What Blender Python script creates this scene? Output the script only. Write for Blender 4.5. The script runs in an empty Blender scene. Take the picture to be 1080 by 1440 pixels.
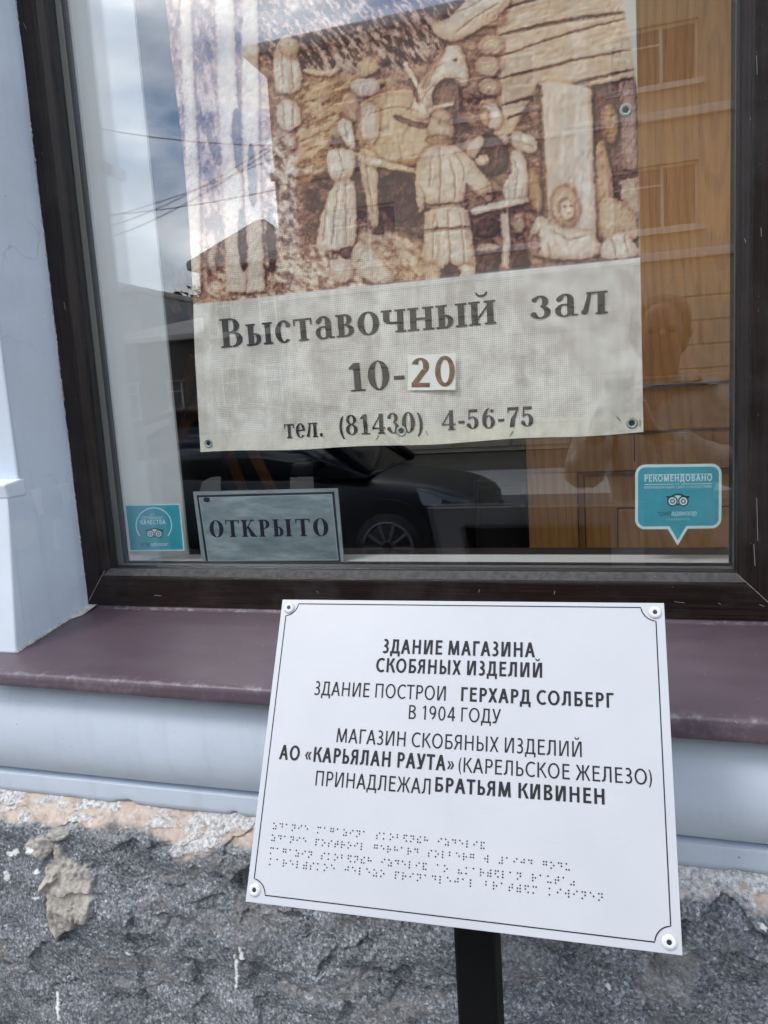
import bpy, bmesh, math, random
import numpy as np
from mathutils import Vector, Matrix

random.seed(7)
rng = np.random.default_rng(11)
S = bpy.context.scene
C = S.collection

# ------------------------------------------------------------------ camera
ZC = 1.5                       # eye height; the glass is the plane y = 0
R = np.array([[0.95538587, 0.01534862, 0.29496144],
              [0.2891335, 0.15538064, -0.94459445],
              [-0.06032952, 0.98773543, 0.14401067]])
F = 1082.03
CAM = np.array([0.0, -1.1, ZC])
cd = bpy.data.cameras.new('camera'); cam = bpy.data.objects.new('camera', cd); C.objects.link(cam)
cd.sensor_fit = 'HORIZONTAL'; cd.sensor_width = 36.0; cd.lens = 36.0 * F / 1080
cd.clip_start = 0.004; cd.clip_end = 400
cam.matrix_world = Matrix([[*R[0], CAM[0]], [*R[1], CAM[1]], [*R[2], CAM[2]], [0, 0, 0, 1]])
S.camera = cam

# ------------------------------------------------------------------ sky and sun
SUN_EL, SUN_AZ = math.radians(50), math.radians(215)      # azimuth clockwise from +y
w = bpy.data.worlds.new('World'); S.world = w; w.use_nodes = True
nt = w.node_tree; nt.nodes.clear()
def N(nt, t, **k):
    n = nt.nodes.new(t)
    for a, b in k.items(): setattr(n, a, b)
    return n
sky = N(nt, 'ShaderNodeTexSky', sky_type='NISHITA', sun_disc=False, sun_elevation=SUN_EL, sun_rotation=SUN_AZ, dust_density=1.5)
tc = N(nt, 'ShaderNodeTexCoord')
mp = N(nt, 'ShaderNodeMapping'); mp.inputs['Scale'].default_value = (1, 1, 2.2); mp.inputs['Location'].default_value = (2.1, 1.9, 0.6)
n1 = N(nt, 'ShaderNodeTexNoise'); n1.inputs['Scale'].default_value = 2.0; n1.inputs['Detail'].default_value = 9; n1.inputs['Roughness'].default_value = .55; n1.inputs['Distortion'].default_value = .25
cr = N(nt, 'ShaderNodeValToRGB'); cr.color_ramp.elements[0].position = .45; cr.color_ramp.elements[1].position = .60
n2 = N(nt, 'ShaderNodeTexNoise'); n2.inputs['Scale'].default_value = 5; n2.inputs['Detail'].default_value = 6
cc = N(nt, 'ShaderNodeValToRGB')
cc.color_ramp.elements[0].position = .32; cc.color_ramp.elements[0].color = (3.2, 4.8, 7.6, 1)
cc.color_ramp.elements[1].position = .68; cc.color_ramp.elements[1].color = (22, 22.2, 22.4, 1)
mx = N(nt, 'ShaderNodeMix', data_type='RGBA')
bg = N(nt, 'ShaderNodeBackground'); bg.inputs['Strength'].default_value = 0.15
wo = N(nt, 'ShaderNodeOutputWorld')
L = nt.links.new
L(tc.outputs['Generated'], mp.inputs[0]); L(mp.outputs[0], n1.inputs['Vector']); L(mp.outputs[0], n2.inputs['Vector'])
L(n1.outputs[0], cr.inputs[0]); L(n2.outputs[0], cc.inputs[0])
L(cr.outputs[0], mx.inputs['Factor']); L(sky.outputs[0], mx.inputs['A']); L(cc.outputs[0], mx.inputs['B'])
L(mx.outputs['Result'], bg.inputs[0]); L(bg.outputs[0], wo.inputs[0])
sd = bpy.data.lights.new('sun', 'SUN'); sd.energy = .9; sd.angle = math.radians(14); sd.color = (1, .97, .92)
sun = bpy.data.objects.new('sun', sd); C.objects.link(sun)
sv = Vector((math.sin(SUN_AZ) * math.cos(SUN_EL), math.cos(SUN_AZ) * math.cos(SUN_EL), math.sin(SUN_EL)))
sun.rotation_euler = sv.to_track_quat('Z', 'Y').to_euler()
S.view_settings.view_transform = 'Standard'; S.view_settings.look = 'None'; S.view_settings.gamma = 1
S.view_settings.use_curve_mapping = False; S.view_settings.exposure = 0.57
S.cycles.transparent_max_bounces = 40; S.cycles.max_bounces = 14; S.cycles.sample_clamp_indirect = 6

# ------------------------------------------------------------------ geometry helpers
def ray(px, py): return R @ np.array([px - 540.0, 720.0 - py, -F])
def at(px, py, Y):                                  # the point of the plane y = Y seen in that direction
    d = ray(px, py); return CAM + d * ((Y - CAM[1]) / d[1])
def atT(P, Y=None):                                 # many at once
    P = np.asarray(P, float); d = np.stack([P[:, 0] - 540, 720 - P[:, 1], np.full(len(P), -F)], 1) @ R.T
    return CAM + d * ((Y - CAM[1]) / d[:, 1])[:, None]
def proj(P):
    q = (np.asarray(P, float) - CAM) @ R
    return np.stack([540 + F * q[..., 0] / -q[..., 2], 720 - F * q[..., 1] / -q[..., 2]], -1)

def tag(o, label=None, cat=None, group=None, kind=None):
    if label: o['label'] = label
    if cat: o['category'] = cat
    if group: o['group'] = group
    if kind: o['kind'] = kind
    return o
def empty(name, loc, label=None, cat=None, group=None, rz=0):
    o = bpy.data.objects.new(name, None); C.objects.link(o); o.location = loc; o.rotation_euler.z = rz
    o.empty_display_size = .05
    return tag(o, label, cat, group)
def mesh(name, V, Fc, mat=None, parent=None, smooth=False):
    me = bpy.data.meshes.new(name)
    me.from_pydata([tuple(map(float, v)) for v in V], [], [tuple(map(int, f)) for f in Fc]); me.update()
    if smooth: me.shade_smooth()
    o = bpy.data.objects.new(name, me); C.objects.link(o)
    for m in (mat if isinstance(mat, (list, tuple)) else [mat]):
        if m: me.materials.append(m)
    if parent is not None:
        o.parent = parent; o.matrix_parent_inverse = parent_matrix(parent).inverted()
    return o
def parent_matrix(p):
    m = Matrix.LocRotScale(p.location, p.rotation_euler.to_quaternion(), p.scale)
    return (parent_matrix(p.parent) @ p.matrix_parent_inverse @ m) if p.parent else m
class MB:
    def __init__(s): s.V = []; s.F = []
    def add(s, V, Fc):
        b = len(s.V); s.V += [tuple(v) for v in V]; s.F += [tuple(i + b for i in f) for f in Fc]; return s
    def box(s, a, b):
        x0, y0, z0 = a; x1, y1, z1 = b
        return s.add([(x0, y0, z0), (x1, y0, z0), (x1, y1, z0), (x0, y1, z0), (x0, y0, z1), (x1, y0, z1), (x1, y1, z1), (x0, y1, z1)],
                     [(0, 3, 2, 1), (4, 5, 6, 7), (0, 1, 5, 4), (1, 2, 6, 5), (2, 3, 7, 6), (3, 0, 4, 7)])
    def bar(s, p, q, w_, h_=None, up=(0, 0, 1)):
        h_ = h_ or w_; p = Vector(p); q = Vector(q); d = (q - p).normalized(); a = d.cross(Vector(up))
        if a.length < 1e-4: a = d.cross(Vector((1, 0, 0)))
        a.normalize(); b = a.cross(d)
        V = [c + a * (sx * w_ / 2) + b * (sz * h_ / 2) for c in (p, q) for sx, sz in ((-1, -1), (1, -1), (1, 1), (-1, 1))]
        return s.add(V, [(0, 1, 2, 3), (7, 6, 5, 4), (0, 4, 5, 1), (1, 5, 6, 2), (2, 6, 7, 3), (3, 7, 4, 0)])
    def tube(s, pts, r, n=8):
        pts = [Vector(p) for p in pts]; V = []; Fc = []
        rr = r if isinstance(r, (list, tuple)) else [r] * len(pts)
        for i, p in enumerate(pts):
            d = (pts[min(i + 1, len(pts) - 1)] - pts[max(i - 1, 0)]).normalized()
            a = d.cross(Vector((0, 0, 1)));  a = a if a.length > 1e-3 else d.cross(Vector((1, 0, 0))); a.normalize(); b = a.cross(d)
            V += [p + (a * math.cos(2 * math.pi * k / n) + b * math.sin(2 * math.pi * k / n)) * rr[i] for k in range(n)]
        for i in range(len(pts) - 1):
            for k in range(n): Fc.append((i * n + k, i * n + (k + 1) % n, (i + 1) * n + (k + 1) % n, (i + 1) * n + k))
        Fc += [tuple(range(n))[::-1], tuple(range((len(pts) - 1) * n, len(pts) * n))]
        return s.add(V, Fc)
    def build(s, name, mat, parent=None, smooth=False, bevel=0, seg=2):
        o = mesh(name, s.V, s.F, mat, parent, smooth)
        if bevel:
            m = o.modifiers.new('b', 'BEVEL'); m.width = bevel; m.segments = seg; m.limit_method = 'ANGLE'
            m.angle_limit = math.radians(40); m.use_clamp_overlap = True
        return o

def vnoise(x, y, seed=0):
    """value noise, smooth interpolation, numpy"""
    r = np.random.default_rng(seed); T = r.random((256, 256))
    xi = np.floor(x).astype(int); yi = np.floor(y).astype(int); fx = x - xi; fy = y - yi
    fx = fx * fx * (3 - 2 * fx); fy = fy * fy * (3 - 2 * fy)
    a = T[xi % 256, yi % 256]; b = T[(xi + 1) % 256, yi % 256]; c = T[xi % 256, (yi + 1) % 256]; d = T[(xi + 1) % 256, (yi + 1) % 256]
    return (a * (1 - fx) + b * fx) * (1 - fy) + (c * (1 - fx) + d * fx) * fy
def fbm(x, y, o=5, seed=0, g=.5):
    t = 0; a = 1; s = 0
    for k in range(o):
        t = t + a * vnoise(x * 2 ** k + 17.3 * k, y * 2 ** k + 9.1 * k, seed + k); s += a; a *= g
    return t / s
def grid(name, P, mat, parent=None, cols=None, attrs=None, smooth=True):
    """P: (ny, nx, 3) array"""
    ny, nx = P.shape[:2]
    me = bpy.data.meshes.new(name); nv = ny * nx; nf = (ny - 1) * (nx - 1)
    me.vertices.add(nv); me.vertices.foreach_set('co', P.reshape(-1).astype(np.float32))
    i = np.arange(nv).reshape(ny, nx)
    q = np.stack([i[:-1, :-1], i[:-1, 1:], i[1:, 1:], i[1:, :-1]], -1).reshape(-1)
    me.loops.add(nf * 4); me.loops.foreach_set('vertex_index', q.astype(np.int32))
    me.polygons.add(nf); me.polygons.foreach_set('loop_start', (np.arange(nf) * 4).astype(np.int32))
    me.update(calc_edges=True); me.validate()
    if smooth: me.shade_smooth()
    for k, v in (attrs or {}).items():
        a = me.attributes.new(k, 'FLOAT', 'POINT'); a.data.foreach_set('value', v.reshape(-1).astype(np.float32))
    if cols is not None:
        a = me.attributes.new('print', 'FLOAT_COLOR', 'POINT')
        a.data.foreach_set('color', np.concatenate([cols.reshape(-1, 3), np.ones((nv, 1))], 1).reshape(-1).astype(np.float32))
    o = bpy.data.objects.new(name, me); C.objects.link(o); me.materials.append(mat)
    if parent is not None:
        o.parent = parent; o.matrix_parent_inverse = parent_matrix(parent).inverted()
    return o

# ------------------------------------------------------------------ materials
def sl(r, g, b):                                    # sRGB 0-255 to linear
    f = lambda c: (c / 255 / 12.92) if c <= 10 else (((c / 255) + .055) / 1.055) ** 2.4
    return (f(r), f(g), f(b), 1)
class Mat:
    def __init__(s, name, base=(.5, .5, .5, 1), rough=.6, spec=.5, metal=0):
        s.m = bpy.data.materials.new(name); s.m.use_nodes = True; s.nt = s.m.node_tree
        s.p = s.nt.nodes['Principled BSDF']; s.out = s.nt.nodes['Material Output']
        s.p.inputs['Base Color'].default_value = base; s.p.inputs['Roughness'].default_value = rough
        s.p.inputs['Specular IOR Level'].default_value = spec; s.p.inputs['Metallic'].default_value = metal
        s.tc = N(s.nt, 'ShaderNodeTexCoord')
    def n(s, t, **k): return N(s.nt, t, **k)
    def l(s, a, b): s.nt.links.new(a, b)
    def noise(s, scale, detail=5, rough=.55, stretch=None, dist=0):
        x = s.n('ShaderNodeTexNoise'); x.inputs['Scale'].default_value = scale; x.inputs['Detail'].default_value = detail
        x.inputs['Roughness'].default_value = rough; x.inputs['Distortion'].default_value = dist
        v = s.tc.outputs['Object']
        if stretch:
            mp = s.n('ShaderNodeMapping'); mp.inputs['Scale'].default_value = stretch; s.l(v, mp.inputs[0]); v = mp.outputs[0]
        s.l(v, x.inputs['Vector']); return x.outputs[0]
    def ramp(s, src, stops):
        r = s.n('ShaderNodeValToRGB'); e = r.color_ramp.elements
        while len(e) < len(stops): e.new(.5)
        for k, (p, c) in enumerate(stops): e[k].position = p; e[k].color = c if len(c) == 4 else (*c, 1)
        s.l(src, r.inputs[0]); return r.outputs[0]
    def mix(s, fac, a, b, blend='MIX'):
        x = s.n('ShaderNodeMix', data_type='RGBA', blend_type=blend)
        for k, v in (('Factor', fac), ('A', a), ('B', b)):
            if hasattr(v, 'is_output'): s.l(v, x.inputs[k])
            else: x.inputs[k].default_value = v
        return x.outputs['Result']
    def attr(s, name):
        a = s.n('ShaderNodeAttribute', attribute_name=name); return a
    def math(s, op, a, b=0, c=None):
        x = s.n('ShaderNodeMath', operation=op)
        for k, v in enumerate((a, b) if c is None else (a, b, c)):
            if hasattr(v, 'is_output'): s.l(v, x.inputs[k])
            else: x.inputs[k].default_value = v
        return x.outputs[0]
    def color(s, src): s.l(src, s.p.inputs['Base Color']); return s
    def bump(s, src, strength=.3, dist=.002):
        b = s.n('ShaderNodeBump'); b.inputs['Strength'].default_value = strength; b.inputs['Distance'].default_value = dist
        s.l(src, b.inputs['Height']); s.l(b.outputs[0], s.p.inputs['Normal']); return s

def mat_flat(name, col, rough=.5, var=.12, scale=30, metal=0, spec=.5, bump=0):
    m = Mat(name, col, rough, spec, metal)
    n = m.noise(scale, 6)
    a = tuple(c * (1 - var) for c in col[:3]) + (1,); b = tuple(min(1, c * (1 + var)) for c in col[:3]) + (1,)
    m.color(m.ramp(n, [(.3, a), (.7, b)]))
    if bump: m.bump(n, bump, .001)
    return m.m

def mat_paint():
    m = Mat('wall_paint', rough=.62)
    base = m.ramp(m.noise(5, 6, .6), [(.3, (.53, .595, .675)), (.7, (.59, .655, .73))])
    dirt = m.ramp(m.noise(1.6, 7, .65, (1, 1, 2.5)), [(.44, (0, 0, 0)), (.68, (1, 1, 1))])
    c = m.mix(m.math('MULTIPLY', dirt, .40), base, (.43, .46, .49, 1))
    sp = m.ramp(m.noise(190, 2, .5), [(.755, (0, 0, 0)), (.775, (1, 1, 1))])
    c = m.mix(m.math('MULTIPLY', sp, .7), c, (.1, .1, .1, 1))
    st2 = m.ramp(m.noise(1, 6, .65, (38, 38, 2.5)), [(.52, (0, 0, 0)), (.75, (1, 1, 1))]); c = m.mix(m.math('MULTIPLY', st2, .22), c, (.36, .38, .40, 1))
    cv = m.n('ShaderNodeTexVoronoi', feature='DISTANCE_TO_EDGE'); cv.inputs['Scale'].default_value = 3.3
    mp = m.n('ShaderNodeMapping'); mp.inputs['Scale'].default_value = (1, 1, 1.6)
    dn = m.n('ShaderNodeTexNoise'); dn.inputs['Scale'].default_value = 9; dn.inputs['Detail'].default_value = 4
    m.l(m.tc.outputs['Object'], dn.inputs['Vector'])
    ad = m.n('ShaderNodeVectorMath', operation='MULTIPLY_ADD'); ad.inputs[1].default_value = (.16, .16, .16)
    m.l(dn.outputs['Color'], ad.inputs[0]); m.l(m.tc.outputs['Object'], ad.inputs[2]); m.l(ad.outputs[0], mp.inputs[0]); m.l(mp.outputs[0], cv.inputs['Vector'])
    gate = m.ramp(m.noise(4, 2), [(.52, (0, 0, 0)), (.6, (1, 1, 1))])
    ck = m.math('MULTIPLY', m.ramp(cv.outputs[0], [(.002, (1, 1, 1)), (.006, (0, 0, 0))]), gate)
    c = m.mix(m.math('MULTIPLY', ck, .3), c, (.2, .21, .22, 1)); m.color(c)
    h = m.math('ADD', m.math('MULTIPLY', m.noise(14, 6, .5), 1), m.math('MULTIPLY', m.noise(170, 3), .12))
    h = m.math('SUBTRACT', h, m.math('MULTIPLY', ck, .25)); m.bump(h, .35, .004)
    return m.m
M_paint = mat_paint()

def mat_lamwood(name, stretch):
    m = Mat(name, rough=.5, spec=.28)
    g = m.noise(1, 6, .7, stretch, .3)
    c = m.ramp(g, [(.34, (.004, .0025, .002)), (.5, (.012, .007, .0055)), (.62, (.021, .012, .009)), (.76, (.038, .023, .017))])
    d = m.ramp(m.noise(220, 3), [(.715, (0, 0, 0)), (.74, (1, 1, 1))])
    c = m.mix(m.math('MULTIPLY', d, .28), c, (.25, .23, .21, 1))
    du = m.ramp(m.noise(9, 6, .7), [(.48, (0, 0, 0)), (.75, (1, 1, 1))])
    c = m.mix(m.math('MULTIPLY', du, .18), c, (.10, .095, .09, 1)); m.color(c)
    rr = m.ramp(du, [(0, (.34, .34, .34)), (1, (.6, .6, .6))]); m.l(rr, m.p.inputs['Roughness'])
    m.bump(g, .55, .0008); return m.m
M_frame_v = mat_lamwood('dark_laminate_upright', (420, 60, 6))
M_frame_h = mat_lamwood('dark_laminate_level', (7, 60, 420))
M_bead = mat_flat('dusty_bead', (.048, .046, .045, 1), .8, .45, 120, bump=.4)
M_rubber = mat_flat('black_gasket', (.008, .008, .009, 1), .45, .2)
M_spacer = Mat('spacer_bar', (.32, .31, .30, 1), .4, metal=.6)
_b = M_spacer.n('ShaderNodeTexChecker'); _b.inputs['Scale'].default_value = 420; _b.inputs['Color1'].default_value = (.34, .33, .31, 1); _b.inputs['Color2'].default_value = (.10, .10, .10, 1)
M_spacer.l(M_spacer.tc.outputs['Object'], _b.inputs['Vector']); M_spacer.color(_b.outputs[0]); M_spacer = M_spacer.m

def mat_sill():
    m = Mat('maroon_sill', rough=.42, spec=.5)
    c = m.ramp(m.noise(6, 7, .6), [(.3, (.066, .044, .055)), (.7, (.090, .062, .075))])
    s = m.ramp(m.noise(3, 8, .7, (1, 3, 1)), [(.5, (0, 0, 0)), (.8, (1, 1, 1))])
    c = m.mix(m.math('MULTIPLY', s, .4), c, (.16, .125, .13, 1))
    sp = m.ramp(m.noise(130, 3), [(.70, (0, 0, 0)), (.74, (1, 1, 1))])
    c = m.mix(m.math('MULTIPLY', sp, .35), c, (.34, .31, .31, 1))
    w = m.attr('wear').outputs['Fac']
    wr = m.math('MULTIPLY', w, m.ramp(m.noise(60, 5, .7, (1, 1, 1)), [(.50, (0, 0, 0)), (.64, (1, 1, 1))]))
    c = m.mix(wr, c, (.42, .39, .40, 1)); m.color(c)
    m.bump(m.noise(4, 4), .3, .004); return m.m
M_sill = mat_sill()
M_caulk = mat_flat('old_plaster_joint', (.42, .41, .38, 1), .9, .4, 60, bump=.6)

def mat_plate():
    m = Mat('white_plate', rough=.38, spec=.5)
    c = m.ramp(m.noise(7, 6, .6), [(.3, (.445, .456, .472)), (.7, (.492, .503, .518))])
    d = m.ramp(m.noise(9, 8, .75, (1, 3.5, 3.5), .8), [(.60, (0, 0, 0)), (.80, (1, 1, 1))])
    c = m.mix(m.math('MULTIPLY', d, .45), c, (.36, .37, .39, 1))
    sp = m.ramp(m.noise(260, 2), [(.76, (0, 0, 0)), (.78, (1, 1, 1))]); c = m.mix(m.math('MULTIPLY', sp, .5), c, (.3, .3, .3, 1))
    m.color(c); m.bump(m.noise(35, 5), .04, .001)
    m.l(m.ramp(d, [(0, (.34, .34, .34)), (1, (.55, .55, .55))]), m.p.inputs['Roughness']); return m.m
M_plate = mat_plate()
M_ink = mat_flat('charcoal_ink', (.014, .014, .017, 1), .55, .15, 60, spec=.25)
M_rivet = mat_flat('rivet_cap', (.62, .62, .63, 1), .3, .12, 200)
M_hole = mat_flat('rivet_core', (.01, .01, .01, 1), .5)
M_post = mat_flat('black_post_paint', (.003, .003, .0035, 1), .5, .3, 80, spec=.12)
M_white_edge = mat_flat('sticker_edge', (.66, .76, .78, 1), .5, .05)

def mat_stone():
    m = Mat('rough_granite', rough=.72, spec=.5)
    a = m.ramp(m.noise(210, 4, .8), [(.37, (.016, .017, .019)), (.45, (.065, .070, .077)), (.53, (.135, .143, .153)), (.61, (.28, .29, .305)), (.70, (.62, .63, .64))])
    v = m.n('ShaderNodeTexVoronoi'); v.inputs['Scale'].default_value = 300; m.l(m.tc.outputs['Object'], v.inputs['Vector'])
    a = m.mix(.5, a, m.ramp(v.outputs['Color'], [(.10, (.02, .021, .023)), (.45, (.075, .08, .087)), (.8, (.20, .21, .22)), (.95, (.52, .53, .54))]))
    big = m.ramp(m.noise(9, 7, .65, (1, 1, 1.7)), [(.32, (.88, .89, .91)), (.68, (1.75, 1.75, 1.75))])
    a = m.mix(1, a, big, 'MULTIPLY')
    dust = m.attr('dust').outputs['Fac']; a = m.mix(dust, a, (.205, .185, .165, 1))
    mort = m.ramp(m.noise(130, 5, .7), [(.3, (.17, .15, .125)), (.45, (.36, .33, .29)), (.7, (.50, .46, .40))])
    a = m.mix(m.attr('mortar').outputs['Fac'], a, mort)
    pk = m.ramp(m.noise(75, 5, .65), [(.3, (.36, .285, .235)), (.55, (.53, .43, .355)), (.8, (.62, .55, .48))])
    wh = m.ramp(m.noise(150, 5, .75), [(.34, (.16, .155, .15)), (.46, (.40, .39, .38)), (.56, (.62, .60, .58)), (.7, (.78, .77, .75))])
    band = m.mix(m.attr('chip').outputs['Fac'], pk, wh)
    a = m.mix(m.attr('band').outputs['Fac'], a, band)
    a = m.mix(m.attr('splash').outputs['Fac'], a, (.72, .72, .70, 1)); m.color(a)
    h = m.math('ADD', m.math('MULTIPLY', m.noise(90, 6, .75), .8), m.math('MULTIPLY', m.noise(260, 3, .7), .7)); m.bump(h, .8, .0022)
    return m.m
M_stone = mat_stone()

def mat_glass():
    m = bpy.data.materials.new('window_glass'); m.use_nodes = True; t = m.node_tree; t.nodes.clear()
    o = N(t, 'ShaderNodeOutputMaterial'); mx = N(t, 'ShaderNodeMixShader'); tr = N(t, 'ShaderNodeBsdfTransparent'); gl = N(t, 'ShaderNodeBsdfGlossy')
    tr.inputs[0].default_value = (.995, 1, .997, 1); gl.inputs['Roughness'].default_value = 0; gl.inputs[0].default_value = (1, 1, 1, 1)
    ge = N(t, 'ShaderNodeNewGeometry'); dt = N(t, 'ShaderNodeVectorMath', operation='DOT_PRODUCT')     # Schlick reflectance, the same from both sides
    t.links.new(ge.outputs['Incoming'], dt.inputs[0]); t.links.new(ge.outputs['Normal'], dt.inputs[1])
    def mth(op, a, b=0):
        x = N(t, 'ShaderNodeMath', operation=op)
        for k, v in enumerate((a, b)):
            if hasattr(v, 'is_output'): t.links.new(v, x.inputs[k])
            else: x.inputs[k].default_value = v
        return x.outputs[0]
    f5 = mth('POWER', mth('SUBTRACT', 1.0, mth('ABSOLUTE', dt.outputs['Value'])), 5.0)
    t.links.new(mth('ADD', mth('MULTIPLY', f5, .95), .052), mx.inputs[0])
    t.links.new(tr.outputs[0], mx.inputs[1]); t.links.new(gl.outputs[0], mx.inputs[2]); t.links.new(mx.outputs[0], o.inputs[0])
    return m
M_glass = mat_glass()

def mat_banner():
    m = Mat('mesh_fabric', rough=.75, spec=.25)
    c = m.attr('print').outputs['Color']
    sx = m.n('ShaderNodeSeparateXYZ'); m.l(m.tc.outputs['Object'], sx.inputs[0])
    k = 2 * math.pi / .0029
    wx = m.math('SINE', m.math('MULTIPLY', sx.outputs[0], k)); wz = m.math('SINE', m.math('MULTIPLY', sx.outputs[2], k))
    hole = m.math('MULTIPLY', m.math('ADD', m.math('MULTIPLY', wx, wz), m.math('MULTIPLY', m.math('ADD', wx, wz), .55)), .5)
    hole = m.ramp(hole, [(.12, (0, 0, 0)), (.6, (1, 1, 1))])
    hem = m.attr('hem').outputs['Fac']
    hole = m.math('MULTIPLY', hole, m.math('SUBTRACT', 1, hem))
    c = m.mix(m.math('MULTIPLY', hole, .62), c, m.mix(1, c, (.34, .32, .30, 1), 'MULTIPLY')); m.color(c)
    m.p.inputs['Base Color']
    tl = m.n('ShaderNodeBsdfTranslucent'); m.l(c, tl.inputs[0]); mx = m.n('ShaderNodeMixShader'); mx.inputs[0].default_value = .07
    m.l(m.p.outputs[0], mx.inputs[1]); m.l(tl.outputs[0], mx.inputs[2])
    m.bump(m.math('ADD', wx, wz), .25, .0004)
    tp = m.n('ShaderNodeBsdfTransparent'); m2 = m.n('ShaderNodeMixShader'); m.l(m.math('MULTIPLY', hole, .18), m2.inputs[0])
    m.l(mx.outputs[0], m2.inputs[1]); m.l(tp.outputs[0], m2.inputs[2]); m.l(m2.outputs[0], m.out.inputs[0])
    return m.m
M_banner = mat_banner()

def mat_oak(name, tint=1.0):
    m = Mat(name, rough=.4, spec=.4)
    g = m.noise(1, 7, .68, (46, 46, 2.6), .5)
    wv = m.n('ShaderNodeTexWave', wave_type='RINGS', rings_direction='Y'); wv.inputs['Scale'].default_value = 5; wv.inputs['Distortion'].default_value = 7; wv.inputs['Detail'].default_value = 3
    mp = m.n('ShaderNodeMapping'); mp.inputs['Scale'].default_value = (4.2, 1, .55); mp.inputs['Location'].default_value = (-.7, 0, -1.1)
    m.l(m.tc.outputs['Object'], mp.inputs[0]); m.l(mp.outputs[0], wv.inputs['Vector'])
    t = tint
    c = m.ramp(g, [(.25, (.26 * t, .118 * t, .034 * t)), (.5, (.325 * t, .158 * t, .050 * t)), (.75, (.37 * t, .195 * t, .070 * t))])
    c = m.mix(m.math('MULTIPLY', m.ramp(wv.outputs[0], [(.55, (0, 0, 0)), (.8, (1, 1, 1))]), .30), c, (.19 * t, .088 * t, .028 * t, 1))
    pore = m.ramp(m.noise(1, 3, .5, (420, 420, 22)), [(.6, (0, 0, 0)), (.7, (1, 1, 1))])
    c = m.mix(m.math('MULTIPLY', pore, .3), c, (.10, .045, .012, 1)); m.color(c); m.bump(g, .12, .0006); return m.m
M_oak = mat_oak('varnished_oak', 2.6)
M_lining = mat_flat('white_plastic_lining', (.74, .74, .72, 1), .4, .04, 4)
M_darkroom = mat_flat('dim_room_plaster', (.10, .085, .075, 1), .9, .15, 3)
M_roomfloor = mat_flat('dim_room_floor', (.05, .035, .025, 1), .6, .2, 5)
M_easel = mat_flat('orange_pine', (.34, .13, .035, 1), .5, .25, 20)
M_black = mat_flat('matt_black_case', (.006, .006, .007, 1), .7, .2)
M_grom = mat_flat('grommet_steel', (.42, .47, .45, 1), .4, .25, 300, metal=.2)
M_teal = mat_flat('teal_vinyl', (.035, .33, .41, 1), .45, .07, 25)
M_tealwhite = mat_flat('pale_print', (.62, .78, .80, 1), .5, .05)
M_navy = mat_flat('navy_print', (.010, .018, .03, 1), .5, .1)
M_tape = Mat('clear_tape', (.55, .56, .55, 1), .35)
M_tape.p.inputs['Alpha'].default_value = .14; M_tape.bump(M_tape.noise(60, 4, .6, (4, 1, 1)), .8, .002); M_tape = M_tape.m

# ================================================================== ground, road
def mat_asphalt():
    m = Mat('asphalt', rough=.85)
    c = m.ramp(m.noise(90, 4, .7), [(.3, (.030, .030, .032)), (.7, (.075, .075, .076))])
    c = m.mix(.5, c, m.ramp(m.noise(.6, 6), [(.3, (.035, .035, .037)), (.7, (.07, .069, .068))])); m.color(c); m.bump(m.noise(150, 4), .5, .004); return m.m
def mat_pave():
    m = Mat('paving_stone', rough=.8)
    c = m.ramp(m.noise(25, 6, .65), [(.3, (.27, .265, .255)), (.7, (.38, .37, .355))]); m.color(c); m.bump(m.noise(80, 4), .4, .003); return m.m
M_asph = mat_asphalt(); M_pave = mat_pave()
g = MB().add([(-120, -120, -.13), (120, -120, -.13), (120, 60, -.13), (-120, 60, -.13)], [(0, 1, 2, 3)]).build('ground', mat_flat('packed_earth', (.10, .09, .07, 1), .9, .2, .5)); tag(g, kind='structure')
g = MB().add([(-80, -10.2, -.12), (80, -10.2, -.12), (80, -2.3, -.12), (-80, -2.3, -.12)], [(0, 1, 2, 3)]).build('road', M_asph); tag(g, kind='structure')
g = MB().box((-30, -2.28, -.3), (30, -.15, -.02)).build('pavement', mat_flat('pavement_bed', (.07, .068, .065, 1), .9, .2, 30)); tag(g, kind='structure')
pv = g
slab = None; k = 0
for ix in range(-8, 8):
    for iy in range(4):
        x0 = ix * .4; y0 = -2.1 + iy * .47
        if slab is None:
            slab = MB().box((0, 0, -.03), (.392, .462, .0)).build('paving_slab', M_pave, None, bevel=.004, seg=1)
            o = slab
        else:
            o = slab.copy(); C.objects.link(o)
        o.parent = pv; o.location = (x0, y0, random.uniform(-.002, .002))
kb = None
for ix in range(-6, 6):
    if kb is None:
        kb = MB().box((0, -2.3, -.14), (.99, -2.105, .0)).build('kerb_stone', mat_flat('kerb_granite', (.24, .235, .23, 1), .8, .25, 60, bump=.3), None, bevel=.012); o = kb
    else: o = kb.copy(); C.objects.link(o)
    o.parent = pv; o.location = (ix * 1.0, 0, 0)
g = MB().box((-80, -14.0, -.3), (80, -10.2, .0)).build('far_pavement', M_pave); tag(g, kind='structure')

# ================================================================== the shop wall
shop = empty('shop_building', (0, 0, 0), 'pale blue plastered shop front with rounded base moulding over a rough granite plinth', 'building')
XL, XR, ZB, ZT = -.8275, .1425, ZC - .2520, ZC + 1.25
RX, RXR = -.872, .2060
YB = -.256                      # front fold of the sill
def zs(x, y):                   # sill surface height
    return ZC - .3205 - .0300 * (-y - .03) / .226 - (.007 * (x + .9) / 1.05) * (-y - .03) / .226

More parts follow.
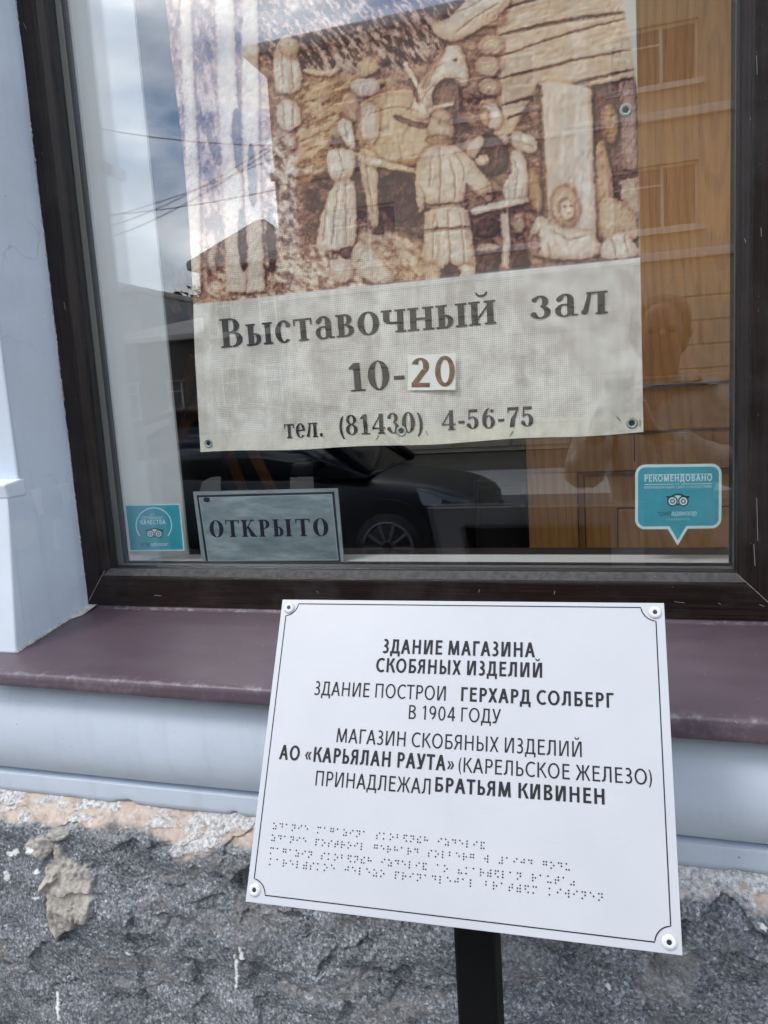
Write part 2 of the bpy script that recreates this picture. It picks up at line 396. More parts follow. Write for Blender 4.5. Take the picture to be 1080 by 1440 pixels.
# reveal (left), a fine grid with trowel unevenness; bottom follows the sill
def reveal(x, sgn, zlo, zhi, yf, name='reveal'):
    ny, nz = 40, 120
    t = np.linspace(0, 1, ny); Z = np.linspace(0, 1, nz)
    T, ZZ = np.meshgrid(t, Z)
    Y = -.026 + T * (yf + .026)
    zl = zlo if not callable(zlo) else np.vectorize(lambda y: zlo(x, y))(Y)
    Zw = zl + ZZ * (zhi - zl)
    X = x + sgn * ((fbm(Y * 14 + 3, Zw * 9, 4, 5) - .5) * .004)
    X = np.where(T < .03, X - sgn * .0, X)
    return grid(name, np.stack([X, Y, Zw], -1), M_paint, shop)
zsL = lambda x, y: zs(x, y) + .003
ZBLK = ZC - .102
reveal(RX, 1, lambda x, y: zsL(x, y), ZBLK, -.178)
reveal(RX, 1, ZBLK, ZC + 1.3, -.148)
reveal(RXR, -1, lambda x, y: zsL(x, y), ZC + 1.3, -.16)
# front faces: upper wall and the projecting base block of the pilaster
w_ = MB()
w_.box((-4, -.150, ZBLK), (RX - .0025, .30, 4.2)); w_.box((RXR + .0025, -.160, ZC - .40), (3.2, .30, 4.2)); w_.box((RX - .002, -.150, ZC + 1.3), (RXR + .002, .30, 4.2))
w_.build('wall', M_paint, shop, bevel=.003)
b_ = MB(); x1 = RX - .0003
b_.add([(-4, -.176, ZBLK), (x1, -.176, ZBLK), (x1, .2, ZBLK), (-4, .2, ZBLK), (-4, -.201, ZC - .3435), (x1, -.201, ZC - .3435), (x1, .2, ZC - .345), (-4, .2, ZC - .345)],
       [(0, 1, 2, 3), (7, 6, 5, 4), (0, 4, 5, 1), (1, 5, 6, 2), (2, 6, 7, 3), (0, 3, 7, 4)])
b_.add([(-4, -.182, ZBLK + .012), (RX + .0015, -.182, ZBLK + .012), (RX + .0015, -.14, ZBLK + .018), (-4, -.14, ZBLK + .018), (-4, -.178, ZBLK - .010), (RX + .0015, -.178, ZBLK - .010), (RX + .0015, -.14, ZBLK - .010), (-4, -.14, ZBLK - .010)],
       [(0, 1, 2, 3), (7, 6, 5, 4), (0, 4, 5, 1), (1, 5, 6, 2), (2, 6, 7, 3), (0, 3, 7, 4)])
b_.build('pilaster_base', mat_flat('white_paint', (.60, .65, .70, 1), .6, .05, 12, bump=.15), shop, bevel=.003)
MB().box((-4, -.162, ZC + .428), (RX + .007, -.134, ZC + .449)).build('pilaster_band', M_paint, shop, bevel=.004)
# rounded base moulding swept along the wall
def sweep(name, prof, x0, x1, mat, n=90, amp=.0012, seed=3, par=shop):
    prof = np.array(prof, float); xs = np.linspace(x0, x1, n)
    P = np.zeros((len(prof), n, 3))
    P[..., 0] = xs[None]; P[..., 1] = prof[:, 0:1]; P[..., 2] = prof[:, 1:2]
    s = np.concatenate([[0], np.cumsum(np.hypot(*np.diff(prof, axis=0).T))])
    P[..., 1] += (fbm(xs[None] * 6 + 0 * s[:, None], s[:, None] * 9, 4, seed) - .5) * amp * 2
    P[..., 2] += (fbm(xs[None] * 3 + 40 + 0 * s[:, None], s[:, None] * 0, 3, seed + 9) - .5) * amp * 2
    return grid(name, P, mat, par)
pr = []
for k in range(25):
    a = math.radians(78 - 150 * k / 24)
    pr.append((-.170 - .066 * math.cos(a) ** .85 if math.cos(a) > 0 else -.17, ZC - .452 + .083 * math.sin(a)))
sweep('base_moulding', [(-.12, ZC - .356), (-.15, ZC - .362)] + pr + [(-.184, ZC - .5345)], -4, 3.2, M_paint, 260)
# lower fillet with a chipped lower edge
xs = np.linspace(-4, 3.2, 1200)
chip = (np.clip(fbm(xs * 26, xs * 0, 5, 44) - .60, 0, 1) * .035 + (fbm(xs * 60, xs * 0, 3, 4) - .5) * .003)
zb0 = ZC - .5645
prof = [(-.184, ZC - .5340), (-.2068, ZC - .5340), (-.2074, ZC - .5346), (-.2075, ZC - .5358), (-.2066, ZC - .548), (-.2060, ZC - .556), (-.2045, None), (-.196, None)]
P = np.zeros((len(prof), len(xs), 3)); P[..., 0] = xs
for i, (y, z) in enumerate(prof):
    P[i, :, 1] = y + (fbm(xs * 8, xs * 0 + i * .1, 3, 8) - .5) * .002
    P[i, :, 2] = z if z is not None else zb0 + chip + (0 if i == 6 else -.003)
grid('lower_fillet', P, M_paint, shop)

# ---------------------------------------------------------------- stone plinth
def stone():
    xs = np.concatenate([np.linspace(-4, -1.15, 110)[:-1], np.linspace(-1.15, .32, 1080), np.linspace(.32, 3.2, 110)[1:]])
    zt = ZC - .560; t = np.concatenate([np.linspace(0, .345, 320)[:-1], np.linspace(.345, zt + .04, 60)])
    X, T = np.meshgrid(xs, t)
    Z = zt - T
    # top is a sloping shoulder, then the rough face
    sh = np.clip(T / .040, 0, 1); Y = -.192 - .040 * sh ** .8
    Y = Y - .012 * np.clip((T - .04) / .25, 0, 1)
    fade = np.clip(T / .03, 0, 1)
    pitch = fbm(X * 5.5 + 3, Z * 8 + X * 1.6, 3, 21) - .5
    st = fbm(X * 8 + Z * 5, Z * 13 - X * 4, 3, 31)
    ter = np.floor(st * 6) / 6 + np.clip((st * 6 - np.floor(st * 6)) * 1.7 - .35, 0, 1) / 6
    # chiselled facets: tilted planes around scattered centres
    rs_ = np.random.default_rng(5); ns = 230; sx_ = rs_.uniform(-1.3, .45, ns); sz_ = rs_.uniform(ZC - .93, ZC - .55, ns); sh_ = rs_.uniform(-.5, .5, ns); tx_ = rs_.uniform(-.28, .28, ns); tz_ = rs_.uniform(-.42, .42, ns)
    wx = X + (fbm(X * 16, Z * 16, 4, 23) - .5) * .075; wz = Z + (fbm(X * 16 + 9, Z * 16, 4, 24) - .5) * .05
    best = np.full(X.shape, 1e9); fac = np.zeros(X.shape)
    for q in range(ns):
        dx_ = wx - sx_[q]; dz_ = wz - sz_[q]; d_ = dx_ * dx_ * .45 + dz_ * dz_ * 1.6; mk = d_ < best
        best = np.where(mk, d_, best); fac = np.where(mk, sh_[q] * .010 + dx_ * tx_[q] * .55 + dz_ * tz_[q] * .55, fac)
    Y = Y - fade * np.clip(fac, -.02, .02)
    Y = Y - fade * (pitch * .034 + (ter - .5) * .012 + (fbm(X * 45, Z * 45, 4, 41) - .5) * .0070 + (fbm(X * 200, Z * 200, 3, 51) - .5) * .0016)
    Pp = proj(np.stack([X, np.full_like(X, -.235), Z], -1)); px, py = Pp[..., 0], Pp[..., 1]
    wob = (fbm(px / 26, py / 26, 4, 61) - .5)
    # plaster band: lower edge as seen
    top = np.interp(px, [-400, 0, 361, 957, 1080, 1500], [1075, 1112, 1151, 1216, 1227, 1265])
    hgt = np.interp(px, [-400, 0, 60, 130, 200, 235, 250, 285, 310, 361, 600, 957, 1000, 1080, 1500], [46, 46, 46, 38, 36, 60, 70, 70, 48, 48, 52, 52, 50, 62, 56])
    u = (py - top) / hgt + wob * .34
    band = np.clip((1.0 - u) * 6, 0, 1)
    chip = np.clip((fbm(px / 30, py / 13, 5, 71) - .462 + .10 * np.clip(1 - np.abs(u - .45) * 2.6, -1, 1)) * 9, 0, 1)
    # mortar smear with a narrow neck
    def blob(cx, cy, rx, ry, k=1.0, s=81, f=9): return np.clip((1 - np.hypot((px - cx) / rx, (py - cy) / ry) + (fbm(px / f, py / (f * 1.8), 4, s) - .5) * k) * 6, 0, 1)
    m = np.maximum.reduce([blob(64, 1185, 18, 14, .9), blob(84, 1172, 16, 8, .9), blob(84, 1205, 8, 26, .6), blob(94, 1232, 22, 30, .7), blob(98, 1262, 36, 36, .9), blob(118, 1250, 22, 44, 1.0), blob(92, 1292, 18, 18, .9)])
    sp = np.maximum.reduce([blob(126, 1256, 14, 40, 1.5, 5), blob(140, 1275, 14, 26, 1.6, 6)])
    br = blob(940, 1372, 52, 42, 1.2, 12, 11) * .62
    m2 = np.maximum(m, br * .55)
    dust = np.clip((fbm(px / 70, py / 30, 5, 91) - .60) * 5, 0, .40)
    for (cx, cy, rx, ry) in ((225, 1262, 45, 12), (300, 1290, 60, 18), (370, 1285, 60, 30), (195, 1350, 60, 12), (720, 1350, 40, 30), (520, 1360, 25, 8)):
        dust = np.maximum(dust, blob(cx, cy, rx, ry, 1.4, 7, 18) * .42)
    dust = dust * np.clip(fbm(px / 5, py / 5, 3, 97) * 2.4 - .45, 0, 1)
    # paint drips and flecks
    def drip(pts, r):
        d = np.full(px.shape, 1e9)
        for (a, b) in zip(pts[:-1], pts[1:]):
            ax, ay, bx, by = *a, *b; L2 = (bx - ax) ** 2 + (by - ay) ** 2; tt = np.clip(((px - ax) * (bx - ax) + (py - ay) * (by - ay)) / L2, 0, 1)
            d = np.minimum(d, np.hypot(px - ax - tt * (bx - ax), py - ay - tt * (by - ay)))
        return np.clip((r - d + (fbm(px / 3, py / 3, 2, 13) - .5) * r * 1.6) * 1.2, 0, 1)
    s = np.maximum.reduce([drip([(340, 1329), (338, 1355), (337, 1379)], 2.6), drip([(347, 1318), (352, 1344)], 2.6), drip([(84, 1392), (87, 1412), (90, 1421)], 2.2),
                           drip([(13, 1200), (25, 1197)], 4), drip([(43, 1187), (52, 1190)], 3.5), drip([(4, 1228), (2, 1240)], 5), drip([(46, 1263), (55, 1262)], 2.2),
                           drip([(1070, 1296), (1074, 1300)], 4), drip([(855, 1386), (856, 1389)], 3), drip([(186, 1333), (188, 1335)], 2.5), drip([(60, 1219), (62, 1218)], 3)])
    fl = np.clip((vnoise(px / 3.1, py / 3.1, 33) - .955) * 30, 0, 1) * (px < 200) * (fbm(px / 60, py / 60, 2, 3) > .5)
    s = np.maximum(s, fl)
    Y = Y - m * (.006 + .008 * fbm(px / 6, py / 16, 4, 17)) - band * (.001 + .0025 * chip) + sp * m * .002
    Y = Y - s * .0012
    P = np.stack([X, Y, Z], -1)
    grid('stone_plinth', P, M_stone, shop, attrs={'band': band, 'chip': chip, 'mortar': m2, 'dust': dust, 'splash': s})
stone()

# ---------------------------------------------------------------- sill
def sill():
    x0, x1 = -.925, 3.0 * 0 + .30
    xs = np.linspace(x0, x1, 420)
    rows = []; wear = []
    for y in (-.024, -.0262): rows.append(('up', y)); 
    ys = list(np.linspace(-.030, YB + .003, 46))
    P = []; W = []
    def row(fy, fz, wv): P.append(np.stack([xs, np.full_like(xs, 0) + fy, fz], -1)); W.append(np.full_like(xs, 0) + wv)
    z_ = lambda y: np.array([zs(x, y) for x in xs])
    row(-.0265, z_(-.03) + .0065, 0); row(-.030, z_(-.03) + .0005, .5)
    for y in ys[1:]:
        dz = (fbm(xs * 5, xs * 0 + y * 12, 4, 15) - .5) * .0022
        row(y, z_(y) + dz * min(1, (y - YB) / .03 + .0), .30 if y < YB + .006 else (.12 if y < YB + .012 else 0))
    lip = .0175 + .006 * (xs + .9) / 1.05
    ed = (fbm(xs * 9, xs * 0, 4, 25) - .5) * .002
    row(YB + ed, z_(YB) - .0010, .36); row(YB - .0015 + ed, z_(YB) - .0035, .15)
    for q in (.35, .7): row(YB - .0018 - .002 * q + ed, z_(YB) - .003 - (lip - .003) * q, .1)
    row(YB - .0042 + ed, z_(YB) - lip, .1); row(YB - .0025 + ed, z_(YB) - lip - .0012, 0); row(YB + .0008 + ed, z_(YB) - lip + .001, 0)
    row(YB + .002 + ed, z_(YB) - .004, 0); row(-.10, z_(-.10) - .004, 0)
    o = grid('window_sill', np.array(P), M_sill, shop, attrs={'wear': np.array(W)})
    return o
sill_o = sill()
# mortar bed and ragged joint between reveal and sill / frame
def ragged(name, pts, r, mat, n=160, seed=1, amp=.7):
    pts = [np.array(p, float) for p in pts]; out = []; seg = len(pts) - 1
    for i in range(n + 1):
        t = i / n * seg; k = min(int(t), seg - 1); out.append(pts[k] + (pts[k + 1] - pts[k]) * (t - k))
    rr = [r * (1 - amp / 2 + amp * float(vnoise(np.array([i * .9]), np.array([seed * 1.]), seed)[0])) for i in range(n + 1)]
    out = [tuple(p + (rng.random(3) - .5) * r * .5) for p in out]
    return MB().tube(out, rr, 6).build(name, mat, shop)
ragged('joint_filler', [(RX - .001, -.0305, ZC - .318), (RX - .001, -.0305, ZC + 1.25)], .0021, M_caulk, 500, 3, 1.3)
ragged('joint_filler', [(RX - .001, -.03, zs(RX, -.03) + .002), (RX - .0015, -.200, zs(RX, -.20) + .0015)], .0030, M_caulk, 90, 5, 1.2)
MB().add([(RX - .001, -.028, ZC - .3135), (RX + .018, -.028, ZC - .3135), (RX + .012, -.060, zs(RX, -.06) + .001), (RX - .001, -.085, zs(RX, -.085) + .001), (RX - .001, -.028, ZC - .324), (RX + .018, -.028, ZC - .324)],
         [(0, 1, 2), (0, 2, 3), (0, 4, 5, 1)]).build('mortar_bed', M_caulk, shop)

# ---------------------------------------------------------------- window frame and glass
win = MB()
window = empty('window', (XL, 0, ZB)); window.parent = shop
def fp(W):
    return [(0, -.002), (.0012, -.0065), (.0022, -.0095), (.0022, -.016), (.0045, -.0195), (.0125, -.0262), (.0142, -.0300), (.0165, -.0306), (W - .001, -.0306), (W, -.0295), (W, .028)]
def rail(side, mats):
    WL, WB = .0465, .0625
    V = []; Fc = []; pl = fp(WL); pb = fp(WB); n = len(pb)
    for i in range(n):
        ul, ub, y = pl[i][0], pb[i][0], pb[i][1]
        if side == 'b': a, b = (XL - ul, y, ZB - ub), (XR + ub, y, ZB - ub)
        if side == 't': a, b = (XL - ul, y, ZT + ub), (XR + ub, y, ZT + ub)
        if side == 'l': a, b = (XL - ul, y, ZB - ub), (XL - ul, y, ZT + ub)
        if side == 'r': a, b = (XR + ub, y, ZB - ub), (XR + ub, y, ZT + ub)
        V += [a, b]
    for i in range(n - 1):
        f = (2 * i, 2 * i + 1, 2 * i + 3, 2 * i + 2); Fc.append(f if side in 'bl' else f[::-1])
    o = mesh('frame_rail', V, Fc, mats, window)
    # gasket, bead, face materials
    for k, p in enumerate(o.data.polygons): p.material_index = 1 if k in (0, 1) else (2 if (k in (3, 4) and side == 'b') else 0)
    return o
rail('b', [M_frame_h, M_rubber, M_bead]); rail('t', [M_frame_h, M_rubber, M_bead]); rail('l', [M_frame_v, M_rubber, M_bead]); rail('r', [M_frame_v, M_rubber, M_bead])
# mitre seams
for (a, b) in (((XL - .003, -.0312, ZB - .003), (XL - .0455, -.0312, ZB - .061)), ((XR + .003, -.0312, ZB - .003), (XR + .0615, -.0312, ZB - .0615))):
    MB().bar(a, b, .0011, .0009, (0, 1, 0)).build('mitre_seam', mat_flat('seam_dust', (.20, .16, .15, 1), .8, .4, 200), window)
# dust specks and scratches on the frame
sc = MB()
for (x, y, dx, dy) in ((217, 837, 9, 0), (392, 815, 0, -1), (673, 833, .4, -5), (779, 836, .4, -6), (1064, 78, 0, 26), (1047, 335, 1, 5), (1055, 165, 0, 3), (1070, 320, 0, 12), (1064, 700, 1, 60), (1060, 765, 1, 30), (33, 32, 3, 8), (90, 425, 1, 10), (445, 832, 2, 0), (1068, 850, 6, 2), (920, 810, 2, 1), (1010, 848, 3, 1), (948, 846, 14, 1)):
    a = at(x, y, -.0309); b = at(x + dx + .8, y + dy + .8, -.0309); sc.bar(a, b, .0004 + .0003 * random.random(), .0003, (0, 1, 0))
sc.build('scratch_marks', mat_flat('scratch_dust', (.24, .23, .22, 1), .9), window)['kind'] = 'stuff'
MB().box((XL - .008, .0, ZB - .008), (XR + .008, .004, ZT + .008)).build('glass_pane', M_glass, window)
MB().box((XL - .008, .020, ZB - .008), (XR + .008, .024, ZT + .008)).build('glass_pane', M_glass, window)
sp = MB(); e = .0006
sp.box((XL - .007, .0046, ZB - .007), (XL - .0012, .0194, ZT + .006)); sp.build('spacer_bar', M_spacer, window)
sp = MB().box((XL, .0046, ZB - .007), (XR, .0194, ZB - .0012)); sp.build('spacer_bar', M_spacer, window)
sp = MB().box((XR + .0012, .0046, ZB - .007), (XR + .007, .0194, ZT + .006)); sp.build('spacer_bar', M_spacer, window)
gk = MB(); gk.box((XL - .009, .0246, ZB - .009), (XL + .0022, .031, ZT)); gk.box((XR - .0022, .0246, ZB - .009), (XR + .009, .031, ZT)); gk.box((XL + .0022, .0246, ZB - .009), (XR - .0022, .031, ZB + .0008)); gk.build('inner_gasket', M_rubber, window)
# inner white lining: splayed jambs and inner ledge
dp = .088
MB().add([(XL + .0018, .0312, ZB - .004), (-.7432, dp, ZB - .006), (-.7432, dp, ZT), (XL + .0018, .0312, ZT), (-.7432, dp + .006, ZB - .006), (-.7432, dp + .006, ZT), (-1.0, dp + .006, ZB - .006), (-1.0, dp + .006, ZT)],
         [(0, 1, 2, 3), (1, 4, 5, 2), (4, 6, 7, 5)]).build('jamb_lining', M_lining, window)
MB().box((XL + .0022, .0312, ZB - .004), (XL + .0052, .034, ZT)).build('lining_trim', M_lining, window)
MB().add([(XR - .0018, .0312, ZB - .004), (XR + .060, dp, ZB - .006), (XR + .060, dp, ZT), (XR - .0018, .0312, ZT), (XR + .060, dp + .006, ZB - .006), (XR + .060, dp + .006, ZT), (XR + .5, dp + .006, ZB - .006), (XR + .5, dp + .006, ZT)],
         [(3, 2, 1, 0), (2, 5, 4, 1), (5, 7, 6, 4)]).build('jamb_lining', M_lining, window)
MB().box((-.95, .0312, ZB - .03), (XR + .1, dp, ZB + .0002)).build('inner_ledge', M_lining, window, bevel=.001)

# ---------------------------------------------------------------- the room behind
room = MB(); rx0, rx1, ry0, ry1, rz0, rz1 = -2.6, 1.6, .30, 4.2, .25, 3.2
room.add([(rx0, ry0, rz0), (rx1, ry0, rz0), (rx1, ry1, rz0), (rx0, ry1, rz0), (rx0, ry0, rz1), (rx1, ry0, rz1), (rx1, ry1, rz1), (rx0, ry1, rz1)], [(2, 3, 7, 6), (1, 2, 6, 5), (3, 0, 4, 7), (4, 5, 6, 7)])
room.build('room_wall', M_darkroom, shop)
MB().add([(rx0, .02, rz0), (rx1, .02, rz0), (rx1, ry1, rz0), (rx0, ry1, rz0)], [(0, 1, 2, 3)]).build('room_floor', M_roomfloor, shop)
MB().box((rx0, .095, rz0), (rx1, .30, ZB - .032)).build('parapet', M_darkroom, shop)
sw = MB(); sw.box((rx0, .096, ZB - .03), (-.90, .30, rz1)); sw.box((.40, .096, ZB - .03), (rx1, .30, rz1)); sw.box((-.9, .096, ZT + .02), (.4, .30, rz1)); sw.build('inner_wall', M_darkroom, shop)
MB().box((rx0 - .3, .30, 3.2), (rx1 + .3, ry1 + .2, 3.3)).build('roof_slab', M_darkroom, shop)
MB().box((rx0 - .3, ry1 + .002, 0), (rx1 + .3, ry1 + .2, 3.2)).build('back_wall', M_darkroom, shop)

# ================================================================== oak panelling
oak = empty('oak_cabinet', (-.18, .45, .25), 'tall varnished oak cabinet with moulded panels standing behind the window', 'cabinet')
YC = .45
def xz(px, py): p = at(px, py, YC); return p[0], p[2]
cx0 = -.180
z528 = xz(970, 528)[1]; z545 = xz(970, 541)[1]; z605 = xz(970, 605)[1]; z663 = xz(850, 663)[1]; x812 = xz(812, 663)[0]; x869 = xz(869, 716)[0]; z716 = xz(869, 716)[1]; x892 = xz(892, 630)[0]
MB().box((cx0, YC + .012, .27), (.75, YC + .42, 2.9)).build('carcass', M_oak, oak)
def board(name, a, b, bev=.003, par=oak): return MB().box(a, b).build(name, M_oak, par, bevel=bev)
board('upper_panel', (cx0, YC - .004, z528 + .001), (.75, YC + .0118, 2.9))
MB().box((cx0 - .004, YC - .016, z545 + .003), (.75, YC + .0116, z528 + .003)).build('cornice_strip', M_oak, oak, bevel=.004)
board('top_rail', (cx0, YC - .002, z605 + .0015), (.75, YC + .0118, z545 - .001))
# lower face: stiles and rails around a sunken bevelled panel
board('rail', (cx0, YC, z663), (.75, YC + .0118, z605 - .0015))
board('stile', (cx0, YC + .0004, .3), (x812, YC + .0118, z663 - .0006))
dx = x892 - .001
for (xa, xb) in ((x812, .36),):
    MB().add([(xa, YC, z663), (xb, YC, z663), (xb, YC, .5), (xa, YC, .5), (xa + .012, YC + .009, z663 - .012), (xb - .012, YC + .009, z663 - .012), (xb - .012, YC + .009, .512), (xa + .012, YC + .009, .512)],
             [(0, 4, 5, 1), (1, 5, 6, 2), (3, 7, 4, 0)]).build('panel_moulding', M_oak, oak)
    MB().box((xa + .011, YC + .0088, .5), (xb - .011, YC + .0119, z663 - .011)).build('sunken_panel', M_oak, oak)
    MB().box((x869, YC - .002, .52), (xb - .03, YC + .0089, z716)).build('raised_field', M_oak, oak, bevel=.006)
board('stile', (.36, YC + .0004, .3), (.75, YC + .0118, z663 - .0006))
M_jt = mat_flat('joint_shade_dirt', (.17, .085, .032, 1), .8, .3, 60)  # dark strips: groove shade painted in, along with old dirt in the joints
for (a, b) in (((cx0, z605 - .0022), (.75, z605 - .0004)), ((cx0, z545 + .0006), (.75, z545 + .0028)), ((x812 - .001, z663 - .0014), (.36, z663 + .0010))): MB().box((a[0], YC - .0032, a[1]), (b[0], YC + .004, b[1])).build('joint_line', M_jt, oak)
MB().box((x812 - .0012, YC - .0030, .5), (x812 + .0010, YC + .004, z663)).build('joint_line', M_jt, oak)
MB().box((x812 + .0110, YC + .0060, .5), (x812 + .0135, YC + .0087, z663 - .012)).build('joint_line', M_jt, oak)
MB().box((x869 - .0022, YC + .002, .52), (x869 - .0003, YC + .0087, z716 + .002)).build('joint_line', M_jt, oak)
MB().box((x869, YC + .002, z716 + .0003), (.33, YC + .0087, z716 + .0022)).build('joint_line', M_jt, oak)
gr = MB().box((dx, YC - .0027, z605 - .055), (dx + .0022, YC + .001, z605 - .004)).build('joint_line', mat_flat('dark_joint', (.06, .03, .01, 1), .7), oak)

# black box beside the cabinet
Yb = .55
p0 = at(665, 677, Yb); p1 = at(741, 677, Yb)
sp_ = empty('speaker_box', ((p0[0] + p1[0]) / 2, Yb + .1, .25), 'matt black box standing left of the oak cabinet in the dim room', 'box')
MB().box((p0[0], Yb, .62), (p1[0] - .004, Yb + .22, p0[2])).build('case', M_black, sp_, bevel=.006)
MB().box((p0[0] + .012, Yb - .006, .66), (p1[0] - .016, Yb - .0003, p0[2] - .014)).build('front_grille', mat_flat('grille_cloth', (.010, .010, .012, 1), .95, .3, 300, bump=.6), sp_, bevel=.003)
for sx in (p0[0] + .02, p1[0] - .03):
    MB().box((sx, Yb + .05, .25), (sx + .02, Yb + .20, .6195)).build('leg', M_black, sp_)
# grey pipe like stand with a pale board behind
# easel
ez = empty('easel', (-.9, .8, .25), 'orange pine easel standing in the dim room left of the banner', 'easel')
def ex_(px, py, Y): return tuple(at(px, py, Y))
def leg(a, b, Ya, Yb, ext=1.0):
    A = np.array(ex_(*a, Ya)); B = np.array(ex_(*b, Yb)); d = B - A; t = (A[2] - .26) / (A[2] - B[2]); t = max(t, 1)
    E_ = A + d * t; MB().bar(tuple(A), tuple(E_), .024, .016, (0, 1, 0)).build('leg', M_easel, ez, bevel=.002)
leg((272, 500), (250, 600), .74, .80); leg((300, 580), (342, 690), .66, .66); leg((330, 582), (382, 690), .60, .60)
MB().bar(ex_(245, 625, .72), ex_(285, 560, .72), .03, .02, (0, 1, 0)).build('crossbar', M_easel, ez, bevel=.002)
MB().bar(ex_(214, 345, .78), ex_(250, 440, .78), .020, .016, (0, 1, 0)).build('upright', M_easel, ez, bevel=.002)
MB().bar(ex_(250, 375, .78), ex_(278, 460, .78), .020, .016, (0, 1, 0)).build('upright', M_easel, ez, bevel=.002)

# ================================================================== the banner
YBN = .047
def banner_y(x, z):
    z = z - ZC
    return YBN + .004 * np.sin(x * 9 + 1.2 + z * 3) * np.clip(.6 - z, .2, 1) + .003 * np.sin(x * 23 + z * 11) - .010 * np.clip((-.62 - x) / .05 + 1, 0, 1) * .3 + (fbm(x * 12, z * 5 + 9, 3, 77) - .5) * .006
def smooth(p, it=2):
    p = np.array(p, float)
    for _ in range(it):
        q = np.roll(p, -1, 0); p = np.stack([.75 * p + .25 * q, .25 * p + .75 * q], 1).reshape(-1, 2)
    return p
CX0, CY0, CX1, CY1, CS = 215, -150, 925, 655, 1.4
Wc, Hc = int((CX1 - CX0) * CS), int((CY1 - CY0) * CS)
gx, gy = np.meshgrid(CX0 + (np.arange(Wc) + .5) / CS, CY0 + (np.arange(Hc) + .5) / CS)
def pip(p):
    out = np.zeros((Hc, Wc), bool); x0, y0 = p.min(0); x1, y1 = p.max(0)
    i0, i1 = max(int((x0 - CX0) * CS), 0), min(int((x1 - CX0) * CS) + 2, Wc); j0, j1 = max(int((y0 - CY0) * CS), 0), min(int((y1 - CY0) * CS) + 2, Hc)
    if i1 <= i0 or j1 <= j0: return out
    X, Y = gx[j0:j1, i0:i1], gy[j0:j1, i0:i1]; r = np.zeros(X.shape, bool)
    for a, b in zip(p, np.roll(p, -1, 0)):
        if a[1] == b[1]: continue
        r ^= ((a[1] > Y) != (b[1] > Y)) & (X < (b[0] - a[0]) * (Y - a[1]) / (b[1] - a[1]) + a[0])
    out[j0:j1, i0:i1] = r; return out
def blur(m, r):
    r = max(1, int(r * CS)); 
    for _ in range(2):
        for ax in (0, 1):
            c = np.cumsum(np.pad(m, [(r + 1, r) if a == ax else (0, 0) for a in (0, 1)], mode='edge'), axis=ax)
            m = (np.take(c, range(2 * r + 1, c.shape[ax]), ax) - np.take(c, range(0, c.shape[ax] - 2 * r - 1), ax)) / (2 * r + 1)
    return m
H_ = np.zeros((Hc, Wc)); T_ = np.full((Hc, Wc), .42); WARM = np.full((Hc, Wc), .5)
def fig(p, tone, h=6, r=4, sm=2, warm=None, edge=.22, folds=0, ang=0):
    """one printed shape: a tone, a carved bulge and a darker outline"""
    p = np.array(p, float); p = smooth(p, sm) if sm else p; mg = 3 * r + 4
    x0, y0 = p.min(0) - mg; x1, y1 = p.max(0) + mg
    i0, i1 = int(np.clip((x0 - CX0) * CS, 0, Wc)), int(np.clip((x1 - CX0) * CS, 0, Wc)); j0, j1 = int(np.clip((y0 - CY0) * CS, 0, Hc)), int(np.clip((y1 - CY0) * CS, 0, Hc))
    if i1 - i0 < 8 or j1 - j0 < 8: return
    sl_ = (slice(j0, j1), slice(i0, i1)); mm = pip(p)[sl_].astype(float); X, Y = gx[sl_], gy[sl_]; T, H, W = T_[sl_], H_[sl_], WARM[sl_]
    wv = (fbm(X / 14, Y / 14, 3, int(abs(p[0, 0])) % 50) - .5)
    soft = blur(mm, .7); b = blur(mm, r)
    halo = np.clip(b * 2.2, 0, 1) * (1 - soft); T = T * (1 - halo * edge * 1.2)
    if h >= 5:
        k2 = int(3.2 * CS); cs_ = np.roll(np.roll(blur(mm, 2), k2, 0), k2, 1); T = T * (1 - .42 * np.clip(cs_ - soft, 0, 1))
    inner = np.clip((b - .5) * 2, 0, 1)
    t = tone + wv * .12 - (1 - inner) * edge
    explicit = folds > 0
    if not folds and h >= 6 and (x1 - x0) > 40: folds = 9 + int(abs(p[0, 0])) % 6; ang = ((int(abs(p[0, 1])) % 9) - 4) * .14
    if folds:
        ca, sa = math.cos(ang), math.sin(ang); q = X * ca + Y * sa + fbm(X / 20, Y / 40, 3, 5) * 16
        f = np.abs(((q / folds) % 1) - .5) * 2; gt = fbm(X / 16, Y / 22, 2, 9); t = t - (.16 if explicit else .075) * np.clip((.30 - f) * 5, 0, 1) * inner * np.clip((gt - .35) * 5, 0, 1) + .03 * f
    T_[sl_] = T * (1 - soft) + t * soft; H_[sl_] = H * (1 - soft) + (b * h + 2) * soft
    if warm is not None: WARM[sl_] = W * (1 - soft) + warm * soft
def strokes(mask_p, ang, sx, sy, amp, seed, base=None, warm=None, hh=3):
    global T_, H_, WARM
    m = blur(pip(smooth(mask_p, 1)).astype(float), 5); ca, sa = math.cos(ang), math.sin(ang)
    u = gx * ca + gy * sa; v = -gx * sa + gy * ca; n = fbm(u / sx, v / sy, 4, seed, .6) - .5
    n = np.sign(n) * np.abs(n) ** .7
    if base is not None: T_ = T_ * (1 - m) + base * m
    T_ = T_ + m * n * amp; H_ = H_ + m * n * hh
    if warm is not None: WARM = WARM * (1 - m) + warm * m
